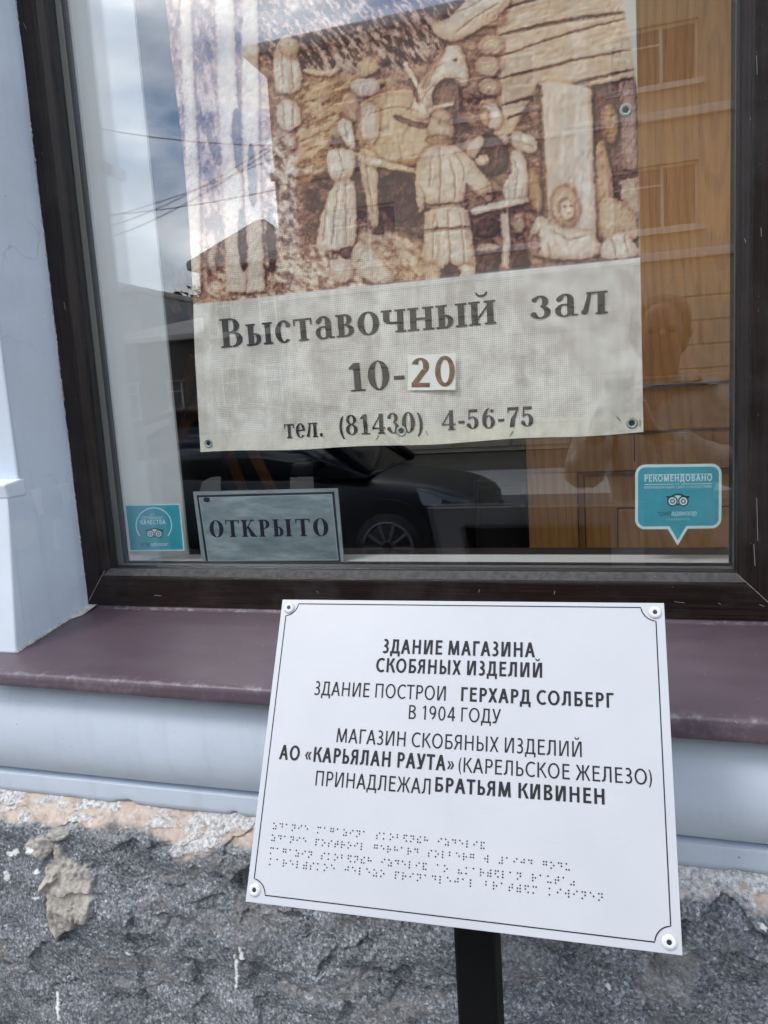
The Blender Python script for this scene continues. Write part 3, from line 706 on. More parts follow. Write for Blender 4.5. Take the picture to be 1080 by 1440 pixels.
# grounds
strokes([(200, -160), (940, -160), (940, 430), (200, 430)], .3, 20, 8, .35, 1, .42, .5)
strokes([(380, -160), (660, -160), (660, 30), (600, 95), (500, 105), (420, 112), (345, 60)], .9, 12, 4, 1.15, 2, .27, .25, 9)
strokes([(395, 108), (500, 100), (620, 150), (640, 240), (440, 260), (400, 250), (415, 170)], 2.7, 16, 5, .55, 3, .52, .95, 4)
strokes([(415, 235), (620, 215), (640, 300), (600, 380), (420, 380)], .2, 18, 8, .4, 4, .22, .45, 4)
strokes([(365, 190), (420, 190), (425, 395), (360, 420), (375, 280)], .9, 9, 6, .95, 5, .55, .35, 9)
strokes([(290, 370), (420, 350), (520, 330), (600, 345), (600, 400), (290, 440)], .5, 10, 6, .9, 6, .56, .55, 8)
strokes([(500, 318), (560, 325), (600, 345), (600, 390), (500, 390)], .8, 14, 6, .5, 7, .60, .6, 5)
strokes([(225, -150), (345, -150), (350, 90), (370, 260), (290, 420), (240, 420)], 1.4, 18, 7, .65, 8, .40, .25, 6)
strokes([(640, 100), (760, 130), (770, 380), (640, 390)], .5, 20, 8, .45, 9, .32, .5, 5)
# birch trunks at the left
for (a, b, c_, d_) in ((300, 322, 318, 348), (338, 358, 346, 372), (255, 268, 262, 284)): fig([(a, -150), (b, -150), (d_, 410), (c_, 412)], .78, 5, 4, 0, .4, .2)
for (x, y) in ((330, 190), (352, 240), (336, 330), (378, 330)): fig([(x, y - 40), (x + 9, y - 30), (x + 12, y + 45), (x + 3, y + 55), (x - 3, y + 10)], .15, -3, 3, 2, .3)
# log wall
fig([(690, -150), (900, -150), (900, 130), (830, 122), (756, 116), (690, 250), (700, 100)], .72, 4, 5, 0, .62)
for k, (p0_, p1_) in enumerate((((702, -35), (893, -70)), ((702, 10), (893, -30)), ((700, 45), (893, 14)), ((700, 77), (893, 22)), ((700, 108), (893, 68)), ((706, 145), (893, 96)), ((712, 165), (760, 150)), ((712, 190), (760, 175)), ((715, 215), (760, 205)), ((715, 240), (762, 232)))):
    w1 = 2.2 + (k % 3) * .8
    mid = ((p0_[0] + p1_[0]) / 2, (p0_[1] + p1_[1]) / 2 - 3)
    fig([p0_, mid, p1_, (p1_[0], p1_[1] + w1), (mid[0], mid[1] + w1 * 1.6), (p0_[0], p0_[1] + w1 * 1.4)], .20, -4, 2, 1, .45, .05)
strokes([(700, -150), (893, -150), (893, 120), (760, 120), (704, 140)], -.2, 30, 3.2, .22, 12, None, .6, 2)
for (x, y, rr) in ((690, 20, 19), (690, 62, 17), (686, 92, 18), (688, 122, 15), (688, 150, 14)): fig([(x + rr * math.cos(t) * 1.05, y + rr * .85 * math.sin(t)) for t in np.linspace(0, 6.28, 12)[:-1]], .74, 7, 6, 1, .5, .32)
# doorway
fig([(832, 122), (893, 108), (903, 345), (838, 368)], .26, -6, 4, 0, .35)
fig([(836, 210), (850, 190), (862, 250), (868, 330), (838, 345)], .58, 6, 6, 2, .8)
fig([(845, 150), (866, 148), (872, 175), (866, 205), (850, 200), (846, 180)], .48, 6, 4, 2, .85, .3)
fig([(872, 118), (893, 112), (898, 240), (876, 240)], .46, 3, 4, 0, .25)
fig([(873, 255), (898, 248), (900, 330), (876, 335)], .66, 3, 4, 0, .35)
fig([(840, 270), (872, 280), (895, 300), (900, 340), (846, 352)], .70, 6, 6, 2, .65)
fig([(756, 116), (782, 113), (831, 124), (838, 310), (838, 366), (766, 366)], .76, 7, 4, 0, .32, .12)
strokes([(758, 120), (830, 126), (836, 300), (768, 300)], 1.6, 60, 2.6, .16, 14, None, .3, 1)
fig([(756, 118), (761, 118), (774, 364), (764, 366)], .30, -3, 2, 0, .75)
# kneeling child with headscarf, white sleeves
fig([(740, 365), (748, 312), (762, 300), (782, 318), (822, 322), (842, 332), (850, 362)], .80, 8, 7, 2, .45)
fig([(772, 278), (788, 256), (806, 262), (816, 285), (812, 310), (790, 318), (776, 304)], .70, 8, 5, 2, .6, .35, 7, .6)
fig([(786, 282), (799, 276), (808, 290), (804, 304), (792, 308), (786, 298)], .80, 5, 3, 2, .5, .3)
for (x, y) in ((793, 289), (802, 288)): fig([(x - 2, y - 1), (x + 2, y - 1), (x + 2, y + 1), (x - 2, y + 1)], .2, 0, 1, 1)
fig([(842, 350), (856, 330), (878, 324), (893, 340), (902, 360), (846, 366)], .84, 8, 6, 2, .42)
# seated woman with apron
fig([(672, 165), (680, 145), (695, 143), (706, 160), (704, 178), (690, 182)], .86, 7, 4, 2, .35)
fig([(672, 158), (684, 150), (690, 162), (688, 176), (678, 178)], .62, 4, 3, 2, .6, .3)
fig([(664, 205), (680, 185), (700, 190), (712, 205), (716, 235), (700, 250), (668, 240)], .20, -2, 5, 2, .3)
fig([(655, 208), (672, 190), (684, 196), (668, 224), (658, 226)], .74, 6, 4, 2, .5)
fig([(668, 222), (684, 216), (690, 226), (680, 234), (668, 232)], .82, 6, 3, 2, .55)
fig([(716, 180), (742, 188), (756, 196), (756, 212), (740, 216), (722, 210)], .80, 7, 5, 2, .42)
fig([(714, 212), (734, 210), (742, 236), (746, 276), (728, 290), (712, 288), (706, 262), (722, 240)], .82, 7, 6, 2, .4, .2, 10, 0)
fig([(742, 232), (758, 240), (764, 290), (760, 300), (742, 292)], .52, 4, 4, 2, .85)
# bench and legs
fig([(662, 294), (700, 284), (742, 276), (744, 284), (704, 294), (664, 304)], .84, 6, 3, 0, .45)
fig([(704, 300), (714, 300), (718, 340), (716, 378), (706, 378), (708, 340)], .80, 5, 3, 0, .4)
for (x, y, ww, hh, t) in ((668, 308, 34, 26, .18), (722, 302, 16, 26, .62), (668, 345, 36, 8, .66), (668, 356, 34, 28, .20), (724, 336, 16, 22, .32), (720, 362, 24, 18, .14), (745, 330, 14, 30, .5)): fig([(x, y), (x + ww, y - 3), (x + ww, y + hh), (x, y + hh + 2)], t, 4, 4, 1, .45)
# horse
fig([(500, 150), (540, 128), (600, 128), (640, 150), (640, 215), (592, 232), (548, 238), (505, 215)], .70, 10, 10, 2, .72, .25)
fig([(575, 165), (585, 128), (604, 98), (622, 70), (640, 60), (652, 72), (657, 95), (660, 116), (650, 123), (640, 108), (630, 112), (614, 140), (610, 165)], .84, 10, 6, 2, .5, .25)
fig([(592, 124), (606, 92), (622, 68), (630, 66), (612, 100), (600, 130)], .58, 4, 3, 2, .5)
fig([(612, 118), (632, 106), (652, 128), (650, 160), (620, 165), (606, 145)], .28, -3, 5, 2, .45)
for (x, y) in ((640, 84),): fig([(x - 3, y - 2), (x + 3, y - 2), (x + 2, y + 3), (x - 3, y + 2)], .2, 0, 1, 1)
fig([(502, 205), (528, 212), (532, 240), (530, 278), (534, 318), (522, 323), (516, 284), (508, 250)], .76, 8, 5, 2, .65)
fig([(522, 320), (538, 318), (540, 328), (524, 330)], .2, 3, 2, 1, .5)
fig([(532, 242), (582, 245), (590, 300), (560, 318), (538, 300)], .15, -4, 6, 2, .35)
fig([(498, 214), (520, 220), (590, 238), (588, 246), (520, 232), (500, 224)], .82, 6, 3, 0, .7)
fig([(552, 160), (600, 178), (632, 166), (634, 171), (600, 186), (556, 170)], .26, 3, 2, 1, .4)
fig([(566, 90), (573, 88), (603, 144), (597, 148)], .82, 6, 2, 0, .55); fig([(574, 112), (578, 110), (592, 144), (588, 146)], .22, 0, 1, 0, .45)
fig([(600, 152), (638, 142), (638, 148), (604, 160)], .80, 5, 2, 0, .55)
# rider / boy with straw hat
fig([(500, 92), (520, 78), (535, 86), (533, 104), (505, 112)], .68, 7, 5, 2, .7)
fig([(490, 118), (512, 110), (536, 112), (534, 134), (500, 138)], .74, 7, 5, 2, .15)
fig([(502, 150), (520, 142), (534, 150), (532, 190), (520, 205), (504, 190)], .78, 6, 5, 2, .45, .25, 8, .2)
fig([(478, 140), (500, 128), (508, 150), (502, 175), (486, 170)], .58, 6, 5, 2, .6)
# main man seen from behind
fig([(600, 180), (606, 160), (622, 152), (636, 165), (638, 190), (626, 200), (606, 198)], .72, 8, 5, 2, .55, .3)
fig([(604, 158), (622, 150), (636, 160), (636, 176), (612, 172)], .60, 5, 4, 2, .6)
fig([(597, 194), (620, 188), (636, 196), (630, 208), (602, 206)], .58, 5, 3, 2, .8)
fig([(584, 232), (594, 210), (618, 202), (644, 206), (660, 222), (676, 240), (692, 262), (694, 276), (680, 282), (660, 262), (654, 256), (656, 290), (598, 292), (600, 270), (594, 300), (586, 296)], .80, 11, 9, 2, .55, .25)
fig([(598, 290), (657, 287), (664, 325), (672, 385), (652, 387), (592, 372), (596, 330)], .80, 10, 9, 1, .55, .25, 17, .05)
fig([(598, 288), (657, 285), (657, 290), (598, 294)], .38, 0, 1, 0, .5); fig([(596, 322), (662, 318), (663, 323), (596, 328)], .44, 0, 1, 0, .5)
fig([(594, 370), (620, 372), (618, 400), (600, 402)], .74, 6, 5, 1, .5); fig([(640, 372), (668, 370), (668, 392), (646, 396)], .82, 6, 5, 1, .45); fig([(622, 376), (636, 366), (652, 388), (628, 394)], .16, -2, 4, 2, .4)
fig([(678, 276), (692, 270), (694, 282), (684, 286)], .62, 4, 3, 2, .6)
# woman in long dress at the left
fig([(472, 172), (482, 164), (494, 170), (498, 190), (500, 212), (490, 210), (478, 194)], .86, 8, 4, 2, .4)
fig([(466, 190), (480, 196), (492, 212), (474, 214), (462, 204)], .36, 3, 3, 2, .5)
fig([(458, 214), (474, 206), (498, 212), (500, 222), (496, 250), (474, 260), (462, 248)], .82, 8, 5, 2, .4, .25)
fig([(468, 256), (496, 246), (502, 290), (501, 346), (484, 355), (446, 352), (450, 318)], .84, 10, 7, 1, .42, .22, 9, .08)
fig([(474, 352), (500, 346), (504, 360), (486, 366)], .25, 3, 2, 1, .3)
# hanging shirts, upper left, and the reaching arm
fig([(384, 68), (398, 58), (414, 70), (424, 96), (424, 130), (390, 134), (386, 110)], .84, 7, 5, 2, .35, .25, 8, .1)
fig([(388, 60), (402, 46), (422, 58), (418, 78), (398, 82)], .66, 6, 4, 2, .5)
fig([(388, 148), (404, 138), (422, 146), (424, 180), (394, 186)], .82, 7, 5, 2, .4, .22)
fig([(400, 190), (416, 188), (418, 210), (404, 212)], .72, 6, 4, 2, .4)
fig([(424, 95), (460, 100), (478, 92), (478, 100), (460, 108), (426, 103)], .72, 5, 2, 1, .8)
fig([(600, 22), (618, 30), (634, 24), (660, -10), (720, -40), (720, 0), (700, 20), (660, 48), (636, 60), (612, 50)], .80, 9, 8, 2, .5)
fig([(500, 340), (520, 346), (540, 370), (560, 396), (520, 400), (490, 372)], .80, 6, 5, 2, .5, .2, 8, .9)
fig([(464, 366), (486, 364), (500, 385), (490, 400), (468, 395)], .78, 6, 5, 2, .5)
def dab(pts, tone=.22, w_=1.6):
    for (a, b) in zip(pts[:-1], pts[1:]):
        a = np.array(a, float); b = np.array(b, float); d = (b - a) / (np.linalg.norm(b - a) + 1e-6); n_ = np.array([-d[1], d[0]]) * w_ / 2
        fig([a - n_, b - n_, b + n_, a + n_], tone, 1, 1, 0, .5, .0)
for pts in (((686, 156), (690, 158)), ((676, 160), (680, 159)), ((679, 168), (684, 169)), ((798, 299), (803, 298)), ((788, 290), (784, 300)), ((672, 150), (684, 146), (696, 150)), ((676, 206), (684, 230), (684, 246)), ((700, 206), (696, 236)),
            ((592, 262), (598, 276), (596, 292)), ((640, 214), (652, 236), (654, 256)), ((618, 206), (620, 240), (618, 285)), ((606, 230), (604, 262)), ((632, 222), (640, 250), (640, 282)), ((610, 300), (608, 366)), ((630, 294), (634, 370)), ((648, 300), (654, 372)),
            ((660, 262), (676, 274)), ((676, 268), (690, 262)), ((476, 262), (468, 344)), ((486, 258), (488, 346)), ((462, 270), (456, 340)), ((476, 210), (482, 240), (476, 256)), ((484, 172), (488, 196)),
            ((612, 96), (622, 90)), ((640, 108), (652, 112)), ((586, 128), (606, 96), (626, 70)), ((590, 150), (600, 130), (612, 118)), ((520, 160), (560, 150), (590, 158)), ((512, 212), (516, 250), (524, 300)), ((560, 190), (566, 226)),
            ((396, 72), (398, 120)), ((408, 78), (412, 126)), ((398, 144), (400, 178)), ((412, 146), (412, 180)), ((716, 196), (736, 200), (750, 206)), ((722, 222), (728, 240), (724, 280)), ((758, 320), (756, 358)), ((780, 326), (800, 336), (826, 330)), ((770, 340), (774, 362)),
            ((860, 334), (866, 358)), ((878, 330), (884, 356)), ((850, 172), (856, 174), (862, 172)), ((852, 188), (862, 188)), ((846, 164), (868, 162)), ((630, 20), (660, 8), (690, -10)), ((640, 44), (670, 20), (700, 2)), ((612, 26), (620, 34)), ((616, 22), (626, 32))):
    dab(pts, .34, 1.5)
for (x, y, rr) in ((690, 20, 12), (690, 62, 11), (686, 92, 11), (688, 122, 9)):
    for q_ in (1, .5): dab([(x + rr * q_ * math.cos(t), y + rr * q_ * .85 * math.sin(t)) for t in np.linspace(0, 6.28, 10)], .5, 1.2)
H_ += (fbm(gx / 5, gy / 5, 4, 55) - .5) * 5 + (fbm(gx / 2.4 + gy / 9, gy / 7, 3, 57) - .5) * 3
for sc_, sd_, am_ in ((10, 61, .20), (5, 62, .14)):
    nn_ = fbm(gx / sc_ + gy / sc_ * .3, gy / sc_ * .7, 3, sd_); cut = np.clip(1 - np.abs(nn_ - .5) * 20, 0, 1); T_ -= cut * am_ * np.clip(1.25 - T_, .35, 1); H_ -= cut * 1.4
T_ = (T_ - .5) * 1.10 + .49
Hb = blur(H_, 1.0); dHy, dHx = np.gradient(Hb)
V_ = np.clip(T_ + (dHx * .30 + dHy * .38) * .34 + (fbm(gx / 3, gy / 3, 3, 8) - .5) * .09, 0, 1)
stops = [0, .16, .34, .52, .72, .9, 1]
warmA = np.array([(.060, .020, .016), (.20, .072, .045), (.43, .20, .10), (.66, .40, .20), (.78, .57, .36), (.88, .77, .60), (.92, .87, .78)])
coolA = np.array([(.065, .026, .030), (.20, .085, .078), (.41, .22, .185), (.64, .44, .37), (.78, .64, .56), (.90, .84, .79), (.94, .92, .90)])
def ramp3(A): return np.stack([np.interp(V_, stops, A[:, k]) for k in range(3)], -1)
wm = np.clip(WARM * 1.15 + (fbm(gx / 60, gy / 60, 3, 66) - .5) * .6, 0, 1)[..., None]
pic = ramp3(warmA) * wm + ramp3(coolA) * (1 - wm)
# plain lower field: aged cream cloth with blotches and streaks
edge = np.interp(gx, [215, 275, 903, 925], [434, 428, 361, 358])
blot = fbm(gx / 30 + fbm(gx / 50, gy / 50, 3, 7) * 1.5, gy / 30, 6, 101, .68); st_ = fbm(gx / 7, gy / 60, 4, 103)
bl = np.clip(.50 + (blot - .5) * 1.9 + (st_ - .5) * .7, 0, 1)[..., None]
cream = np.array([.64, .58, .51]) * (1 - bl) + np.array([.97, .93, .86]) * bl
botE = np.interp(gx, [279, 535, 688, 905], [636, 626, 617, 608])
low = np.clip((gy - (botE - 26)) / 3, 0, 1)[..., None]; cream = cream * (1 - low) + np.array([.88, .83, .70]) * (.86 + .25 * (bl - .4)) * low
wx_ = (fbm(gx / 6, gy / 6, 3, 201) - .5) * 3.2 + (fbm(gx / 2.5, gy / 2.5, 2, 203) - .5) * 1.8; wy_ = (fbm(gx / 6, gy / 6, 3, 205) - .5) * 3.2 + (fbm(gx / 2.5, gy / 2.5, 2, 207) - .5) * 1.8
ii = np.clip((np.arange(Wc)[None] + wx_ * CS).astype(int), 0, Wc - 1); jj = np.clip((np.arange(Hc)[:, None] + wy_ * CS).astype(int), 0, Hc - 1); pic = pic[jj, ii]
g1 = fbm(gx / 3.2 + gy / 11, gy / 5.5, 3, 211); pic = pic * (1 - .34 * np.clip(1 - np.abs(g1 - .5) * 16, 0, 1) * np.clip((fbm(gx / 20, gy / 20, 2, 213) - .36) * 4, 0, 1))[..., None]
pic = pic * (1 + (fbm(gx / 9, gy / 9, 3, 215) - .5) * .4)[..., None]
k_ = np.clip((gy - edge) * 1.2 + .5, 0, 1)[..., None]
cv = pic * (1 - k_) + cream * k_
rightw = np.clip((gx - np.interp(gy, [-150, 0, 60, 140, 700], [840, 872, 884, 897, 897])) / 5, 0, 1)[..., None] * (gy[..., None] < 358); cv = cv * (1 - rightw) + np.array([.74, .72, .66]) * rightw
def sample(px, py):
    i = np.clip((px - CX0) * CS - .5, 0, Wc - 1.001); j = np.clip((py - CY0) * CS - .5, 0, Hc - 1.001)
    i0 = i.astype(int); j0 = j.astype(int); fx = (i - i0)[..., None]; fy = (j - j0)[..., None]
    return (cv[j0, i0] * (1 - fx) + cv[j0, i0 + 1] * fx) * (1 - fy) + (cv[j0 + 1, i0] * (1 - fx) + cv[j0 + 1, i0 + 1] * fx) * fy
BL, BR = at(281, 636, YBN), at(905, 607.5, YBN); TL_, TR_ = at(236, 0, YBN), at(893, 0, YBN)
zt = ZC + .74
def banner_pt(u, v):
    xl = np.interp(v, [0, .30, .45, .78, 1], [BL[0], at(274, 425, YBN)[0], at(262, 270, YBN)[0], TL_[0], TL_[0]])
    xr = BR[0] + (TR_[0] - BR[0]) * v * 1.1
    x = xl + (xr - xl) * u; zb = BL[2] + (BR[2] - BL[2]) * u - .003 * np.sin(u * 3.1) + .0012 * np.sin(u * 19)
    z = zb + (zt - zb) * v; return np.stack([x, banner_y(x, z), z], -1)
U, V2 = np.meshgrid(np.linspace(0, 1, 560), np.linspace(0, 1, 690))
PB = banner_pt(U, V2); flat = PB.copy(); flat[..., 1] = YBN
pp = proj(flat); cols = sample(pp[..., 0], pp[..., 1])
hem = np.maximum.reduce([np.clip((.045 - U) / .004, 0, 1) * .8, np.clip((U - .955) / .004, 0, 1) * .55, np.clip((.036 - V2) / .002, 0, 1)])
ban = empty('banner', tuple(BL), 'mesh fabric banner with a sepia carving picture and exhibition hours hanging behind the glass', 'banner')
grid('fabric', PB, M_banner, ban, cols=cols, attrs={'hem': hem})

# ---- bold serif lettering, cut as separate strokes
def rc(x0, y0, x1, y1): return [(x0, y0), (x1, y0), (x1, y1), (x0, y1)]
def ell(cx, cy, rx, ry, tx, ty, a0=0, a1=360, n=28):
    out = []
    for k in range(n):
        a, b = [math.radians(a0 + (a1 - a0) * q / n) for q in (k, k + 1)]
        out.append([(cx + rx * math.cos(a), cy + ry * math.sin(a)), (cx + rx * math.cos(b), cy + ry * math.sin(b)), (cx + (rx - tx) * math.cos(b), cy + (ry - ty) * math.sin(b)), (cx + (rx - tx) * math.cos(a), cy + (ry - ty) * math.sin(a))])
    return out
def ball(cx, cy, r): return [[(cx + r * math.cos(t * math.pi / 7), cy + r * math.sin(t * math.pi / 7)) for t in range(14)]]
def glyph(ch, T=.20, s=.06, sf=.07):
    X = .74
    def stem(x, w, h, top=True, bot=True):
        o = [rc(x, 0, x + w, h)]
        if bot: o.append(rc(x - sf, 0, x + w + sf, s))
        if top: o.append(rc(x - sf, h - s, x + w + sf, h))
        return o
    def D(x, cy, rx, ry): return ell(x, cy, rx, ry, T * .95, s, -90, 90, 18)
    t = T * .9
    if ch == 'В': return stem(sf, T, 1) + D(.34, .745, .25 + T * .1, .255) + [rc(.2, .94, .35, 1), rc(.2, .49, .35, .55)] + D(.36, .27, .31 + T * .1, .27) + [rc(.2, .48, .37, .54)], .76
    if ch == 'Ы': return stem(sf, T, 1) + D(.34, .28, .28, .28) + [rc(.2, .5, .35, .56), rc(.2, 0, .35, s)] + stem(.80, T, 1), 1.0 + T
    if ch == 'Р': return stem(sf, T, 1) + D(.34, .73, .32, .27) + [rc(.2, .94, .35, 1), rc(.2, .46, .35, .52)], .72
    if ch == 'О': return ell(.46, .5, .44, .52, T * 1.15, .045), .92
    if ch == 'Т': return stem(.42 - T / 2, T, 1, top=False) + [rc(0, 1 - s, .84, 1), [(0, 1), (0, .76), (.04, .76), (.09, .95)], [(.84, 1), (.84, .76), (.80, .76), (.75, .95)]], .86
    if ch == 'К': return stem(sf, T, 1) + [[(.22, .46), (.30, .42), (.66, .97), (.60, .97)], [(.34, .60), (.44, .62), (.86, .03), (.86 - T * 1.5, .03)], rc(.56, 0, .92, s), rc(.52, 1 - s, .80, 1)], .92
    if ch == 'ы': return stem(sf, t, X) + ell(.26, .215, .23, .215, t * .85, s, -90, 90, 16) + [rc(.18, 0, .27, s), rc(.18, .37, .27, .43)] + stem(.62, t, X), .70 + t
    if ch == 'с': return ell(.32, .37, .29, .385, t, .055, 48, 312) + ball(.47, .58, .085), .58
    if ch == 'т': return stem(.235, t, X, top=False) + [rc(.02, X - s, .62, X), rc(.02, .52, .075, .70), rc(.565, .52, .62, .70)], .65
    if ch == 'а': return [rc(.34, .04, .34 + t, .54), rc(.45, 0, .62, s)] + ell(.29, .52, .23, .235, t * .95, .06, 0, 155) + ball(.13, .58, .08) + ell(.27, .205, .25, .22, t * .85, .05), .63
    if ch == 'в': return stem(sf, t, X) + ell(.29, .56, .20, .18, t * .85, s, -90, 90, 16) + ell(.30, .20, .25, .20, t * .9, s, -90, 90, 16) + [rc(.2, .68, .30, .74), rc(.2, .36, .31, .42), rc(.2, 0, .31, s)], .60
    if ch == 'о': return ell(.33, .37, .32, .39, t * 1.05, .055), .66
    if ch == 'ч': return [rc(.06, .42, .06 + t, X), rc(0, X - s, .06 + t + sf, X)] + ell(.30, .44, .24, .16, t, .07, 180, 270, 10) + [rc(.29, .28, .5, .35)] + stem(.46, t, X), .71
    if ch == 'н': return stem(sf, t, X) + stem(.50, t, X) + [rc(.2, .34, .52, .41)], .56 + t + .02
    if ch == 'й': return stem(sf, t, X) + stem(.50, t, X) + [[(.22, .10), (.22, .20), (.53, .64), (.53, .54)]] + ell(.37, 1.02, .17, .16, .05, .07, 180, 360, 14), .56 + t + .02
    if ch == 'з': return ell(.25, .555, .22, .20, t * .9, .055, -85, 145, 18) + ell(.26, .20, .27, .22, t * .95, .055, -150, 88, 18) + ball(.10, .62, .075) + ball(.075, .14, .085), .56
    if ch == 'л': return [rc(.14, X - s, .70, X), rc(.44, 0, .44 + t, X), rc(.38, 0, .70, s), [(.20, X), (.29, X), (.20, .12), (.10, .02), (.05, .10)]] + ball(.10, .10, .09), .72
    if ch == 'е': return ell(.32, .37, .29, .385, t, .055, 0, 318) + [rc(.14, .36, .58, .415)], .61
    if ch == '.': return ball(.13, .10, .10), .28
    if ch == '-': return [rc(.04, .30, .34, .43)], .38
    if ch == '(': return ell(.42, .38, .36, .66, .14, .03, 115, 245), .32
    if ch == ')': return ell(-.10, .38, .36, .66, .14, .03, -65, 65), .32
    if ch == ' ': return [], .42
    if ch == '1': return [rc(.22, 0, .22 + T, 1), rc(.10, 0, .54, s), [(.08, .84), (.08, .78), (.24, .80), (.24, 1)]], .58
    if ch == '0': return ell(.33, .5, .31, .52, T, .05), .68
    if ch == '8': return ell(.32, .76, .26, .25, T * .8, .05) + ell(.32, .26, .30, .275, T * .9, .05), .66
    if ch == '3': return ell(.28, .76, .25, .25, T * .9, .05, -90, 150, 18) + ell(.29, .27, .29, .285, T, .05, -150, 90, 18) + ball(.11, .80, .09) + ball(.09, .22, .10), .64
    if ch == '4': return [rc(.38, 0, .38 + T, 1), rc(.30, 0, .66, s), rc(.02, .24, .68, .31), [(.02, .31), (.02, .25), (.10, .27), (.44, .88), (.44, 1)]], .72
    if ch == '5': return [[(.08, .46), (.14, .46), (.17, .96), (.11, 1)], rc(.11, .84, .52, .99)] + ell(.28, .31, .29, .32, T, .05, -150, 130, 22) + ball(.09, .20, .10), .66
    if ch == '6': return ell(.33, .31, .30, .33, T * .95, .05) + ell(.42, .42, .39, .60, T, .05, 100, 190, 14) + ball(.50, .86, .085), .68
    if ch == '7': return [rc(.05, .84, .58, .99), [(.05, .70), (.09, .70), (.11, .86), (.05, .99)], [(.50, .86), (.58, .92), (.40, .40), (.36, 0), (.14, 0), (.20, .40)]], .62
    if ch == '2': return ell(.31, .72, .27, .29, T * .9, .08, -25, 165, 18) + [[(.36, .62), (.56, .60), (.26, .16), (.04, .02), (.04, .14)], rc(.04, 0, .60, .15)], .66
    return [], .4
def serif(name, text, p0, p1, cap, mat, parent, Y, T=.2, s=.06, lift=.0009, conform=True, gap=.07):
    """text with its baseline from pixel-direction p0 to p1 on the plane y = Y"""
    A, B = at(*p0, Y), at(*p1, Y); w_ = B - A; wl = np.linalg.norm(w_); w_ /= wl; up = np.array([-w_[2], 0, w_[0]]); up *= 1
    mid = ((p0[0] + p1[0]) / 2, (p0[1] + p1[1]) / 2); hh = np.linalg.norm(at(mid[0], mid[1] - cap, Y) - at(*mid, Y))
    x = 0; polys = []
    for ch in text:
        g_, a_ = glyph(ch, T, s)
        polys += [[(x + px_, py_) for px_, py_ in q] for q in g_]; x += a_ + gap
    x -= gap; k = wl / x; V = []; Fc = []
    for j, q in enumerate(polys):
        # finer edges so that long strokes follow the cloth
        b = len(V)
        for (a_, c_) in q:
            P = A + w_ * a_ * k + up * c_ * hh
            yy = (float(banner_y(P[0], P[2])) if conform else Y) - lift - .00004 * (j % 9)
            V.append((P[0], yy, P[2]))
        Fc.append(tuple(range(b, b + len(q))))
    o = mesh(name, V, Fc, mat, parent); return o
def mat_print():
    m = Mat('faded_print', rough=.7, spec=.3)
    c = m.ramp(m.noise(22, 5, .6), [(.3, (.030, .026, .026)), (.7, (.062, .052, .048))]); m.color(c)
    sx = m.n('ShaderNodeSeparateXYZ'); m.l(m.tc.outputs['Object'], sx.inputs[0]); k = 2 * math.pi / .0029
    wx = m.math('SINE', m.math('MULTIPLY', sx.outputs[0], k)); wz = m.math('SINE', m.math('MULTIPLY', sx.outputs[2], k))
    c2 = m.mix(m.ramp(m.math('MULTIPLY', wx, wz), [(.3, (0, 0, 0)), (1, (.5, .5, .5))]), c, (.10, .09, .08, 1)); m.color(c2); return m.m
M_print = mat_print()
serif('lettering', 'Выставочный', (313, 489.5), (699, 455), 43, M_print, ban, YBN, gap=.045)
serif('lettering', 'зал', (747, 449), (856, 440), 43, M_print, ban, YBN, gap=.06)
serif('lettering', '10-', (490, 551), (573, 545), 40, M_print, ban, YBN, gap=.04)
serif('lettering', 'тел.', (400, 616.5), (455, 614), 27, M_print, ban, YBN, gap=.05)
serif('lettering', '(81430)', (476, 612), (598, 607), 28, M_print, ban, YBN, gap=.06)
serif('lettering', '4-56-75', (622, 605), (753, 599), 28, M_print, ban, YBN, gap=.06)
# paper patch with brown numerals
pc = [at(*p, YBN) for p in ((575, 549), (642, 548), (641.5, 497), (575, 500))]
V = []
for q in pc:
    y = min(float(banner_y(c[0], c[2])) for c in pc) - .0024; V.append((q[0], y, q[2]))
V += [(a, b + .0006, c) for a, b, c in V]
pt = mesh('paper_patch', V, [(0, 1, 2, 3), (7, 6, 5, 4), (0, 4, 5, 1), (1, 5, 6, 2), (2, 6, 7, 3), (3, 7, 4, 0)], mat_flat('white_paper', (.90, .88, .82, 1), .7, .04, 40), ban)
yp = V[0][1]
Mb = mat_flat('brown_numerals', (.19, .085, .045, 1), .7, .55, 130)
def digits(name, polysets, Y, lift, mat, parent):
    V = []; Fc = []
    for j, q in enumerate(polysets):
        b = len(V)
        for (px_, py_) in q: P = at(px_, py_, Y); V.append((P[0], Y - lift - .00004 * (j % 9), P[2]))
        Fc.append(tuple(range(b, b + len(q)))[::-1])
    return mesh(name, V, Fc, mat, parent)
def place(polys, x0, y0, sx, sy): return [[(x0 + a * sx, y0 - b * sy) for a, b in q] for q in polys]
digits('numeral', place(glyph('2', .21)[0], 577, 544.5, 46, 41), yp, .0004, Mb, pt)
digits('numeral', place(ell(.33, .5, .31, .52, .17, .13), 611, 543, 45, 42), yp, .0004, Mb, pt)
